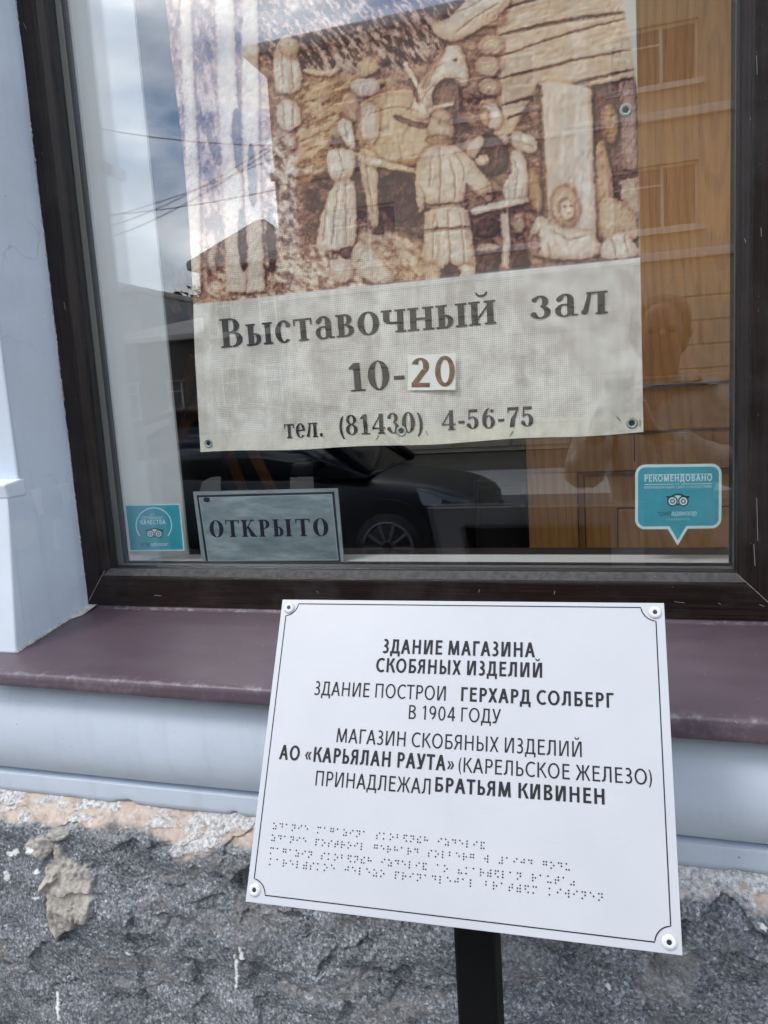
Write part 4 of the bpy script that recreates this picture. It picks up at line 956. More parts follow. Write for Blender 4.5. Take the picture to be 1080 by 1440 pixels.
# eyelets
def eyelet(px, py, r=.0082, name='eyelet', Y=YBN, par=ban):
    P = at(px, py, Y); y = float(banner_y(P[0], P[2])) - .0005; V = []; Fc = []; n = 28
    prof = [(r, .0004), (r * .97, -.0008), (r * .8, -.0014), (r * .58, -.0012), (r * .46, .0004)]
    for i, (rr, dy) in enumerate(prof):
        for k in range(n): a = 2 * math.pi * k / n; V.append((P[0] + rr * math.cos(a), y + dy, P[2] + rr * math.sin(a)))
    for i in range(len(prof) - 1):
        for k in range(n): Fc.append((i * n + k, (i + 1) * n + k, (i + 1) * n + (k + 1) % n, i * n + (k + 1) % n))
    o = mesh(name, V, Fc, M_grom, par, True)
    mesh('eyelet_hole', [(P[0] + r * .48 * math.cos(2 * math.pi * k / n), y - .0003, P[2] + r * .48 * math.sin(2 * math.pi * k / n)) for k in range(n)], [tuple(range(n))], M_hole, o)
for (x, y) in ((880, 155), (888.5, 595), (293.5, 623), (566, 606)): eyelet(x, y)
st = MB()
for (x, y, dx, dy) in ((873, 592, -6, -6), (900, 590, 0, 9), (722, 606, -5, 7), (534, 612, -4, 6), (600, 606, 3, 6), (300, 634, 3, 5)):
    a = at(x, y, YBN); b = at(x + dx, y + dy, YBN); a[1] = banner_y(a[0], a[2]) - .0008; b[1] = banner_y(b[0], b[2]) - .0008; st.bar(a, b, .0008, .0006, (0, 1, 0))
st.build('thread_end', M_ink, ban)['kind'] = 'stuff'

# ================================================================== stickers and the door sign on the glass
YS = .0266
def poly_layer(name, pts, lift, mat, parent, Y=None):
    Y = YS if Y is None else Y
    V = [at(x, y, Y) for x, y in pts]; V = [(v[0], Y - lift, v[2]) for v in V]
    return mesh(name, V, [tuple(range(len(V)))], mat, parent)
def owl(cx, cy, sz, parent, lift):
    """two ringed eyes under a dark brow"""
    def q(a, b): return (cx + a * sz, cy - b * sz)
    def ring(name, x, y, r0, r1, l, m, n=24):
        V = []; Fc = []
        for k in range(n):
            t = 2 * math.pi * k / n
            for r in (r0, r1): P = at(*q(x + r * math.cos(t), y + r * math.sin(t)), YS); V.append((P[0], YS - l, P[2]))
        for k in range(n): Fc.append((2 * k, 2 * k + 1, (2 * k + 3) % (2 * n), (2 * k + 2) % (2 * n)))
        return mesh(name, V, Fc, m, parent)
    poly_layer('owl_face', [q(a, b) for a, b in ((-.5, .05), (-.42, .34), (-.2, .46), (0, .49), (.2, .46), (.42, .34), (.5, .05), (0, -.25))], lift, M_tealwhite, parent)
    brow = [(-1, .42), (-.55, .46), (-.3, .60), (0, .65), (.3, .60), (.55, .46), (1, .42), (.84, .22), (.70, .30), (.5, .36), (.25, .48), (0, .52), (-.25, .48), (-.5, .36), (-.70, .30), (-.84, .22)]
    poly_layer('owl_brow', [q(*p) for p in brow], lift + .0001, M_navy, parent)
    poly_layer('owl_beak', [q(*p) for p in ((-.14, -.18), (.14, -.18), (0, -.46))], lift + .0001, M_navy, parent)
    for s_ in (-1, 1):
        ring('owl_eye', s_ * .45, 0, .30, .44, lift + .0002, M_navy); ring('owl_eye', s_ * .45, 0, .18, .33, lift + .0003, M_tealwhite)
        ring('owl_eye', s_ * .45, 0, .10, .20, lift + .0004, M_navy); ring('owl_eye', s_ * .45, 0, .0, .11, lift + .0005, M_tealwhite)
def sglyph(ch, T):
    """humanist sans capital as strokes: (polygons, ink width, left gap, right gap)"""
    s, t = T * .86, T * 1.12; P = lambda *p: list(p)
    mir = lambda ps, w_: [[(w_ - x, y) for x, y in q][::-1] for q in ps]
    def dg(x0, y0, x1, y1, k=t): return [(x0, y0), (x0 + k, y0), (x1 + k, y1), (x1, y1)]
    if ch == 'А': return [dg(0, 0, .40 - t / 2, 1), dg(.80 - t, 0, .40 - t / 2, 1), rc(.17, .27, .63, .27 + s)], .80, .01, .01
    if ch == 'Б': return [rc(0, 0, T, 1), rc(0, 1 - s, .55, 1), rc(T, .575 - s, .34, .575), rc(T, 0, .34, s)] + ell(.33, .2875, .29, .2875, T, s, -90, 90, 16), .62, .10, .04
    if ch == 'В': return [rc(0, 0, T, 1), rc(T, 1 - s, .32, 1), rc(T, .53 - s / 2, .33, .53 + s / 2), rc(T, 0, .32, s)] + ell(.31, .75 + s * .1, .27, .25 + s * .1 - .015, T, s, -90, 90, 16) + ell(.32, .27, .30, .27, T, s, -90, 90, 16), .62, .10, .05
    if ch == 'Г': return [rc(0, 0, T, 1), rc(0, 1 - s, .52, 1)], .52, .10, .02
    if ch == 'Д': return [rc(.18, 1 - s, .70, 1), rc(.70 - T, 0, .70, 1), [(.09, s * .5), (.09 + T, s * .5), (.18 + T, .5), (.20 + T * .9, 1), (.20, 1), (.17, .5)], rc(0, 0, .82, s), rc(0, -.20, T * .9, s), rc(.82 - T * .9, -.20, .82, s)], .82, .02, .02
    if ch == 'Е': return [rc(0, 0, T, 1), rc(T, 1 - s, .53, 1), rc(T, .54 - s / 2, .49, .54 + s / 2), rc(T, 0, .55, s)], .55, .10, .05
    if ch == 'Ж': return [rc(.54 - T / 2, 0, .54 + T / 2, 1), dg(.02, 1, .30, .53, t), dg(0, 0, .30, .53, t), dg(1.06 - t, 1, .78 - t, .53, t), dg(1.08 - t, 0, .78 - t, .53, t), rc(.30, .53 - s / 2, .78, .53 + s / 2)], 1.08, .01, .01
    if ch == 'З': return ell(.24, .745, .26, .27, T, s, -90, 130, 18) + ell(.24, .275, .30, .29, T, s, -138, 90, 18) + [rc(.14, .52 - s / 2, .27, .52 + s / 2)], .54, .03, .06
    if ch in 'ИЙ':
        o = [rc(0, 0, T, 1), rc(.72 - T, 0, .72, 1), dg(T * .5, 0, .72 - T * 1.5 - .02, 1, T * 1.02)]
        if ch == 'Й': o += ell(.36, 1.30, .19, .20, .08, .09, 190, 350, 12)
        return o, .72, .10, .10
    if ch == 'К': return [rc(0, 0, T, 1), dg(T * .9, .50, .60 - t * .6, 1, t), dg(.66 - t * .55, 0, T * 1.5, .56, t)], .68, .10, .01
    if ch == 'Л': return [rc(.17, 1 - s, .70, 1), rc(.70 - T, 0, .70, 1), [(.17, 1), (.17 + T, 1), (.165 + T, .35), (.12 + T * .9, .08), (.02, -.01), (0, s), (.10, .16), (.15, .4)]], .70, .02, .10
    if ch == 'М': return [dg(0, 0, .06, 1, T), dg(.92 - T, 0, .86 - T, 1, T), dg(.46 - t * .5, .02, .06, 1, t), dg(.46 - t * .5, .02, .86 - t, 1, t)], .92, .07, .07
    if ch == 'Н': return [rc(0, 0, T, 1), rc(.70 - T, 0, .70, 1), rc(T, .52 - s / 2, .70 - T, .52 + s / 2)], .70, .10, .10
    if ch == 'О': return ell(.44, .5, .44, .515, T * 1.04, s, 0, 360, 36), .88, .05, .05
    if ch == 'П': return [rc(0, 0, T, 1), rc(.69 - T, 0, .69, 1), rc(T, 1 - s, .69 - T, 1)], .69, .10, .10
    if ch == 'Р': return [rc(0, 0, T, 1), rc(T, 1 - s, .31, 1), rc(T, .41, .31, .41 + s)] + ell(.30, .705, .28, .295, T, s, -90, 90, 16), .58, .10, .03
    if ch == 'Я': return mir([rc(0, 0, T, 1), rc(T, 1 - s, .33, 1), rc(T, .42, .33, .42 + s), dg(.62 - t * .9, 0, .25, .44 + s * .3, t)] + ell(.31, .71, .27, .29, T, s, -90, 90, 16), .62), .62, .01, .10
    if ch == 'С': return ell(.46, .5, .46, .515, T * 1.04, s, 52, 308, 30), .74, .05, .01
    if ch == 'Т': return [rc(.33 - T / 2, 0, .33 + T / 2, 1), rc(0, 1 - s, .66, 1)], .66, .01, .01
    if ch == 'У': return [dg(.20, -.0, .72 - t, 1, t), dg(.36 - t * .6, .26, 0, 1, t), [(.04, 0), (.24, 0), (.30, .16), (.20, .13), (.05, .09)]], .72, .01, .01
    if ch == 'Х': return [dg(0, 0, .70 - t, 1, t), dg(.70 - t, 0, 0, 1, t)], .70, .02, .02
    if ch in 'ЬЫ':
        o = [rc(0, 0, T, 1), rc(T, .59 - s, .30, .59), rc(T, 0, .30, s)] + ell(.29, .295, .28, .295, T, s, -90, 90, 16)
        return (o, .57, .10, .04) if ch == 'Ь' else (o + [rc(.86 - T, 0, .86, 1)], .86, .10, .10)
    if ch == 'Ф': return [rc(.46 - T / 2, -.04, .46 + T / 2, 1.04)] + ell(.46, .52, .46, .36, T, s, 0, 360, 30), .92, .05, .05
    if ch == 'Ч': return [rc(.60 - T, 0, .60, 1), rc(0, .66, T, 1), rc(.26, .38, .60 - T, .38 + s)] + ell(.28, .66, .28, .28, T, s, 180, 270, 10), .60, .08, .10
    if ch == 'Ш': return [rc(0, 0, T, 1), rc(.48 - T / 2, 0, .48 + T / 2, 1), rc(.96 - T, 0, .96, 1), rc(0, 0, .96, s)], .96, .10, .10
    if ch == '1': return [rc(.24, 0, .24 + T, 1), dg(.04, .80, .24, 1, T * .9), ], .24 + T, .06, .16
    if ch == '0': return ell(.31, .5, .31, .51, T, s, 0, 360, 30), .62, .06, .06
    if ch == '4': return [rc(.40, 0, .40 + T, 1), rc(0, .23, .64, .23 + s), dg(0, .23 + s * .6, .40 - T * .2, 1, T)], .64, .05, .04
    if ch == '9': return ell(.30, .69, .29, .32, T, s, 0, 360, 26) + ell(.14, .62, .455, .62, T, s, -72, 0, 14), .60, .06, .06
    if ch == '(': return ell(.38, .42, .38, .70, T * .85, .03, 125, 235, 16), .20, .07, .04
    if ch == ')': return ell(-.18, .42, .38, .70, T * .85, .03, -55, 55, 16), .20, .04, .07
    if ch in '«»':
        o = []
        for q in (0, .24): o += [dg(q, .38, q + .17, .64, T * .75), dg(q, .40, q + .17, .12, T * .75)]
        w_ = .41 + T * .75; return (o if ch == '«' else mir(o, w_)), w_, .05, .05
    return [], .26, 0, 0
def sans(text, bold):
    x = 0; V = []; Fc = []; n = 0; T = .19 if bold else .132
    for ch in text:
        ps, w_, a, b = sglyph(ch, T); x += a
        for q in ps:
            k = len(V); V += [(x + px_, py_, n % 11) for px_, py_ in q]; Fc.append(tuple(range(k, k + len(q)))); n += 1
        x += w_ + b + .055
    return np.array(V), Fc
def font_mesh(body, bold=0.0):
    cu = bpy.data.curves.new('lettering', 'FONT'); cu.body = body; cu.offset = bold; cu.resolution_u = 4
    o = bpy.data.objects.new('tmp', cu); C.objects.link(o)
    me = bpy.data.meshes.new_from_object(o.evaluated_get(bpy.context.evaluated_depsgraph_get()))
    V = np.array([v.co[:] for v in me.vertices]); Fc = [tuple(p.vertices) for p in me.polygons]
    bpy.data.objects.remove(o); bpy.data.curves.remove(cu); bpy.data.meshes.remove(me); return V, Fc
def glass_text(body, pl, pr, cap, lift, mat, parent, bold=0):
    up_ = body.upper() == body and not body.isdigit()
    if up_: V, Fc = sans(body, bold > 0); V = V * np.array([1, .73, .00002])
    else: V, Fc = font_mesh(body)
    x0, x1 = V[:, 0].min(), V[:, 0].max(); V[:, 0] = (V[:, 0] - x0) / (x1 - x0)
    A, B = at(*pl, YS), at(*pr, YS); w_ = B - A; up = at(pl[0], pl[1] - cap, YS) - A; up[0] = 0
    W = [tuple(np.array([A[0], YS - lift - v[2], A[2]]) + np.array([w_[0], 0, w_[2]]) * v[0] + np.array([0, 0, up[2]]) * v[1] / .73) for v in V]
    return mesh('lettering', W, Fc, mat, parent)
# square sticker, lower left
s1 = empty('window_sticker', tuple(at(218, 774, YS)), 'small square teal sticker with white arc and owl eyes in the lower left window corner', 'sticker')
def slabp(name, pts, mat, parent, l0=-.0003, l1=.0001):
    P = [at(x, y, YS) for x, y in pts]; n = len(P); V = [(p[0], YS - l1, p[2]) for p in P] + [(p[0], YS - l0, p[2]) for p in P]
    return mesh(name, V, [tuple(range(n)), tuple(range(2 * n - 1, n - 1, -1))] + [(i, i + n, (i + 1) % n + n, (i + 1) % n) for i in range(n)], mat, parent)
c1 = [(175.5, 774.5 - 64.5), (175, 710), (253.5, 709), (260, 774), (183, 775)]
slabp('white_border', [(174.8, 709.8), (253.2, 708.2), (259.8, 774.3), (182.4, 775.2)], M_tealwhite, s1)
poly_layer('teal_field', [(176.8, 711.4), (251.8, 710), (257.8, 772.8), (183.8, 773.6)], .0002, M_teal, s1)
arc = []; V = []; Fc = []
for k in range(41):
    t = math.radians(-38 + 256 * k / 40)
    for r in (24.2, 25.6): P = at(216.5 + r * math.cos(t) * 1.0, 738.5 - r * math.sin(t) * .98, YS); V.append((P[0], YS - .0003, P[2]))
for k in range(40): Fc.append((2 * k, 2 * k + 1, 2 * k + 3, 2 * k + 2))
mesh('white_arc', V, Fc, M_tealwhite, s1)
glass_text('2015', (211, 725), (218, 724.8), 2.6, .0003, M_tealwhite, s1)
glass_text('СЕРТИФИКАТ', (199.5, 730.6), (229.5, 730), 4.2, .0003, M_tealwhite, s1)
glass_text('КАЧЕСТВА', (198, 737.5), (233, 737), 6.2, .0003, M_tealwhite, s1, .012)
owl(217.5, 750.5, 13, s1, .0003)
glass_text('trip', (198, 768.2), (211.5, 768), 6.5, .0003, M_navy, s1); glass_text('advisor', (212, 768), (237, 767.5), 6.5, .0003, M_tealwhite, s1, .008)
# speech bubble sticker, lower right
s2 = empty('window_sticker', tuple(at(953, 765, YS)), 'teal speech bubble sticker with white rim and owl eyes in front of the oak cabinet', 'sticker')
def bubble(i):
    x0, x1, y0, y1, r = 893 + i, 1014.5 - i, 653.5 + i, 744.5 - i, 14 - i
    sk = lambda x, y: (x + (y - 744) * -.004, y - (x - 893) * .013)
    p = []
    for (cx, cy, a0) in ((x0 + r, y0 + r, 180), (x1 - r, y0 + r, 270), (x1 - r, y1 - r, 0)):
        for k in range(7): a = math.radians(a0 + 15 * k); p.append((cx + r * math.cos(a), cy + r * math.sin(a)))
    p += [(967.3 - i * .6, y1), (953, 768 - i * 1.9), (939 + i * .6, y1)]
    for k in range(7): a = math.radians(90 + 15 * k); p.append((x0 + r + r * math.cos(a), y1 - r + r * math.sin(a)))
    return [sk(*q) for q in p][::-1]
slabp('white_border', bubble(0), M_tealwhite, s2); poly_layer('teal_field', bubble(4), .0002, M_teal, s2)
glass_text('РЕКОМЕНДОВАНО', (906.5, 677.5), (1001.5, 676), 9.2, .0003, M_tealwhite, s2, .012)
for (a, b) in (((906, 667.2), (1001.5, 665.8)), ((906, 680.9), (947.5, 680.4)), ((958, 680.2), (1001.5, 679.6))):
    poly_layer('white_rule', [a, b, (b[0], b[1] + .9), (a[0], a[1] + .9)], .0003, M_tealwhite, s2)
glass_text('НА', (950, 682), (955.5, 681.8), 2.4, .0003, M_tealwhite, s2)
glass_text('КРУПНЕЙШЕМ В МИРЕ САЙТЕ О ПУТЕШЕСТВИЯХ', (906, 687.2), (1001.5, 686), 3.4, .0003, M_tealwhite, s2)
owl(953.3, 704.8, 17, s2, .0003)
glass_text('трип', (924.5, 725.3), (943.5, 725), 7.2, .0003, M_navy, s2); glass_text('адвизор', (944.3, 725), (979.5, 724.6), 7.2, .0003, M_tealwhite, s2, .006)
glass_text('tripadvisor.ru', (937, 731.8), (970, 731.3), 4, .0003, mat_flat('faint_print', (.30, .52, .56, 1), .5), s2)
# the grey OPEN sign resting on the frame, leaning on the pane
og = empty('open_sign', tuple(at(384, 796, .03)), 'grey plastic OPEN sign with black border taped inside the window bottom', 'sign')
YS = .0290
def mat_open():
    m = Mat('grey_plastic', rough=.5)
    c = m.ramp(m.noise(14, 7, .65, (1, 1, 4)), [(.3, (.13, .17, .185)), (.5, (.21, .26, .28)), (.72, (.36, .42, .45))]); m.color(c); return m.m
q0 = [(271.5, 691.5), (475, 686.5), (484.3, 796), (285, 797)]
def insetq(q, d):
    q = np.array(q, float); c = q.mean(0); return [tuple(p + np.sign(c - p) * np.array([d, d])) for p in q]
slabp('plate', q0, mat_flat('grey_edge', (.25, .295, .31, 1), .5, .2, 20), og, -.0016, .0001)
poly_layer('black_border', insetq(q0, 5.0), .0002, M_ink, og); poly_layer('grey_line', insetq(q0, 8.0), .0003, mat_flat('grey_rule', (.30, .35, .37, 1), .5, .1), og); poly_layer('grey_field', insetq(q0, 9.2), .0004, mat_open(), og)
YS_open = YS
serif('lettering', 'ОТКРЫТО', (295.5, 755.5), (463.5, 753.5), 24, M_ink, og, YS, T=.23, s=.065, lift=.0006, conform=False, gap=.12)
poly_layer('corner_mark', [(286, 701), (289, 699.5), (295, 700), (295.5, 705), (292, 706.5), (287, 705)], .0006, M_ink, og)
for q in ([(281, 691), (311, 690), (311, 669.5), (296, 671), (284, 679)], [(408, 688), (441.5, 687), (441, 670), (408, 671)]):
    o = poly_layer('clear_tape', q, .0012, M_tape, og)
YS = .0266

# ================================================================== the tilted information plate on its post
PT = {k: np.array(v) + np.array([0, 0, ZC]) for k, v in dict(TL=(-.36089, -.33990, -.21237), TR=(.03892, -.32764, -.21176), BR=(.04320, -.47666, -.47500), BL=(-.35661, -.48892, -.47561)).items()}
PW = np.linalg.norm(PT['TR'] - PT['TL']); PH = np.linalg.norm(PT['TL'] - PT['BL'])
EX = (PT['TR'] - PT['TL']) / PW; EY = (PT['TL'] - PT['BL']); EY -= EX * EY.dot(EX); EY /= np.linalg.norm(EY); EN = np.cross(EX, EY)
def uv(px, py):
    d = ray(px, py); t = (PT['BL'] - CAM).dot(EN) / d.dot(EN); P = CAM + d * t - PT['BL']; return P.dot(EX), P.dot(EY)
def pw(u, v, n=0): return tuple(PT['BL'] + EX * u + EY * v + EN * n)
cen = PT['BL'] + EX * PW / 2 + EY * PH / 2
sg = empty('information_sign', (cen[0] + .018, -.40, 0), 'tilted white information plate with black Cyrillic text and braille on a black post', 'sign')
tk = .003
def pbox(name, u0, v0, u1, v1, n0, n1, mat, par, bevel=0):
    V = [pw(u, v, n) for n in (n0, n1) for (u, v) in ((u0, v0), (u1, v0), (u1, v1), (u0, v1))]
    o = mesh(name, V, [(3, 2, 1, 0), (4, 5, 6, 7), (0, 1, 5, 4), (1, 2, 6, 5), (2, 3, 7, 6), (3, 0, 4, 7)], mat, par)
    if bevel: m = o.modifiers.new('b', 'BEVEL'); m.width = bevel; m.segments = 2
    return o
plate = pbox('plate', 0, 0, PW, PH, -tk, 0, M_plate, sg, .0005)
pbox('backing_plate', .06, .05, PW - .06, PH - .05, -tk - .005, -tk - .0002, M_post, sg)
# border line with scooped corners
u0 = uv(381, 1041)[0]; u1 = uv(932, 1071)[0]; v0 = uv(631, 1290)[1]; v1 = uv(667, 851.8)[1]
riv = [uv(407, 855), uv(921, 861.5), uv(941, 1325), uv(358.5, 1251.5)]      # TL TR BR BL
path = []; rs = .0150
cs = [(u0, v1, 0), (u1, v1, 1), (u1, v0, 2), (u0, v0, 3)]
for (cu_, cv_, k) in cs:
    a0, a1 = {0: (270, 360), 1: (180, 270), 2: (90, 180), 3: (0, 90)}[k]
    rng_ = np.linspace(a0, a1, 9)
    pts = [(cu_ - (.0015 if k in (0, 3) else -.0015) + rs * math.cos(math.radians(a)), cv_ + (.0015 if k in (0, 1) else -.0015) + rs * math.sin(math.radians(a))) for a in rng_]
    pts = [(min(max(a, u0), u1), min(max(b, v0), v1)) for a, b in pts]
    path += pts if k in (0, 1, 2, 3) else pts[::-1]
V = []; Fc = []; n = len(path); P2 = np.array(path); lw = .00052
for i in range(n):
    d = P2[(i + 1) % n] - P2[i - 1]; d /= np.linalg.norm(d); nn = np.array([-d[1], d[0]])
    for s_ in (-1, 1): q = P2[i] + nn * lw * s_; V.append(pw(q[0], q[1], .00025))
for i in range(n): j = (i + 1) % n; Fc.append((2 * i, 2 * i + 1, 2 * j + 1, 2 * j))
mesh('border_line', V, Fc, M_ink, plate)
for (u, v) in riv:
    V = []; Fc = []; prof = [(.0062, 0), (.0062, .0006), (.0054, .0017), (.0038, .0023), (.0026, .0024), (.0021, .0016)]; nn = 28
    for (r, h) in prof:
        for k in range(nn): a = 2 * math.pi * k / nn; V.append(pw(u + r * math.cos(a), v + r * math.sin(a), h + .00005))
    for i in range(len(prof) - 1):
        for k in range(nn): Fc.append((i * nn + k, i * nn + (k + 1) % nn, (i + 1) * nn + (k + 1) % nn, (i + 1) * nn + k))
    o = mesh('rivet', V, Fc, M_rivet, sg, True)
    mesh('rivet_core', [pw(u + .0022 * math.cos(2 * math.pi * k / nn), v + .0022 * math.sin(2 * math.pi * k / nn), .0014) for k in range(nn)], [tuple(range(nn))], M_hole, o)
def ptext(body, pl, pr, cap, bold):
    """pl, pr: middle of the first and last letter edge; cap height in pixels"""
    V, Fc = sans(body, bold); x0, x1 = V[:, 0].min(), V[:, 0].max()
    a = uv(*pl); b = uv(*pr); vm = (a[1] + b[1]) / 2; mx_, my_ = (pl[0] + pr[0]) / 2, (pl[1] + pr[1]) / 2
    h = uv(mx_, my_ - cap / 2)[1] - uv(mx_, my_ + cap / 2)[1]; sx_ = (b[0] - a[0]) / (x1 - x0)
    return mesh('lettering', [pw(a[0] + (v[0] - x0) * sx_, vm - h / 2 + v[1] * h, .0002 + .00003 * v[2]) for v in V], Fc, M_ink, plate)
ptext('ЗДАНИЕ МАГАЗИНА', (538.5, 909.5), (752.5, 913), 20.5, 1)
ptext('СКОБЯНЫХ ИЗДЕЛИЙ', (529, 936), (762.5, 941.5), 20.5, 1)
ptext('ЗДАНИЕ ПОСТРОИ', (442.5, 968.5), (627, 974), 20, 0)
ptext('ГЕРХАРД СОЛБЕРГ', (648.5, 977), (863, 984), 20.5, 1)
ptext('В 1904 ГОДУ', (575, 1002.5), (704.5, 1006), 20, 0)
ptext('МАГАЗИН СКОБЯНЫХ ИЗДЕЛИЙ', (473.5, 1035.5), (818, 1052), 21, 0)
ptext('АО «КАРЬЯЛАН РАУТА»', (393, 1059.5), (639, 1071.5), 21.5, 1)
ptext('(КАРЕЛЬСКОЕ ЖЕЛЕЗО)', (645, 1077), (916.5, 1091), 21.5, 0)
ptext('ПРИНАДЛЕЖАЛ', (444, 1096), (605.5, 1104), 21.5, 0)
ptext('БРАТЬЯМ КИВИНЕН', (612, 1105), (850, 1118), 21.5, 1)
# braille
BR_ = dict(zip('абвгдеёжзийклмнопрстуфхцчшщъыьэюя', '1 12 2456 1245 145 15 16 245 1356 24 12346 13 123 134 1345 135 1234 1235 234 2345 136 124 125 14 12345 156 1346 12356 2346 23456 246 1256 1246'.split()))
BR_.update({'#': '3456', '1': '1', '9': '24', '0': '245', '4': '145', '(': '2356', ')': '2356', '«': '236', '»': '356'})
rows = [('здание магазина скобяных изделий', (385, 1161), (687, 1190)), ('здание построил герхард солберг в #1904 году', (383, 1177), (807, 1221)),
        ('магазин скобяных изделий ао «карьялан раута»', (381, 1194), (814, 1243)), ('карельское железо принадлежал братьям кивинен', (380, 1212), (854, 1262))]
bd = MB(); 
for text, a, b in rows:
    (ua, va), (ub, vb) = uv(*a), uv(*b); nC = len(text); step = (ub - ua) / nC; dd = step * .36; vmid = (va + vb) / 2
    for i, ch in enumerate(text):
        for dnum in BR_.get(ch, ''):
            d = int(dnum) - 1; cu_ = ua + step * i + (d // 3) * dd; cv_ = vmid + (1 - d % 3) * dd; r = .00078
            ring = [pw(cu_ + r * math.cos(2 * math.pi * k / 8), cv_ + r * math.sin(2 * math.pi * k / 8), .0002) for k in range(8)]
            r2 = r * .6; ring2 = [pw(cu_ + r2 * math.cos(2 * math.pi * k / 8), cv_ + r2 * math.sin(2 * math.pi * k / 8), .00065) for k in range(8)]
            bd.add(ring + ring2, [(k, (k + 1) % 8, 8 + (k + 1) % 8, 8 + k) for k in range(8)] + [tuple(range(8, 16))])
o = bd.build('braille_dots', M_ink, plate); o['kind'] = 'stuff'
# post: square tube, base plate and bracket
pxc = (at(638, 1320, -.42)[0] + at(694.5, 1320, -.42)[0]) / 2; hw = .0206
def zplate(x, y):           # height of the underside of the plate at (x, y)
    return PT['BL'][2] + ((-(x - PT['BL'][0]) * EN[0] - (y - PT['BL'][1]) * EN[1]) / EN[2]) - .012
post = MB(); c4 = [(pxc - hw, -.42), (pxc + hw, -.42), (pxc + hw, -.42 + 2 * hw), (pxc - hw, -.42 + 2 * hw)]
post.add([(x, y, -.02) for x, y in c4] + [(x, y, zplate(x, y)) for x, y in c4], [(3, 2, 1, 0), (4, 5, 6, 7), (0, 1, 5, 4), (1, 2, 6, 5), (2, 3, 7, 6), (3, 0, 4, 7)])
post.build('post', M_post, sg, bevel=.004, seg=3)
MB().box((pxc - .08, -.48, -.004), (pxc + .08, -.31, .006)).build('base_plate', M_post, sg, bevel=.002)
for k in (-.055, .055):
    for j in (-.46, -.33): MB().tube([(pxc + k, j, .0062), (pxc + k, j, .014)], .008, 6).build('bolt', M_grom, sg)

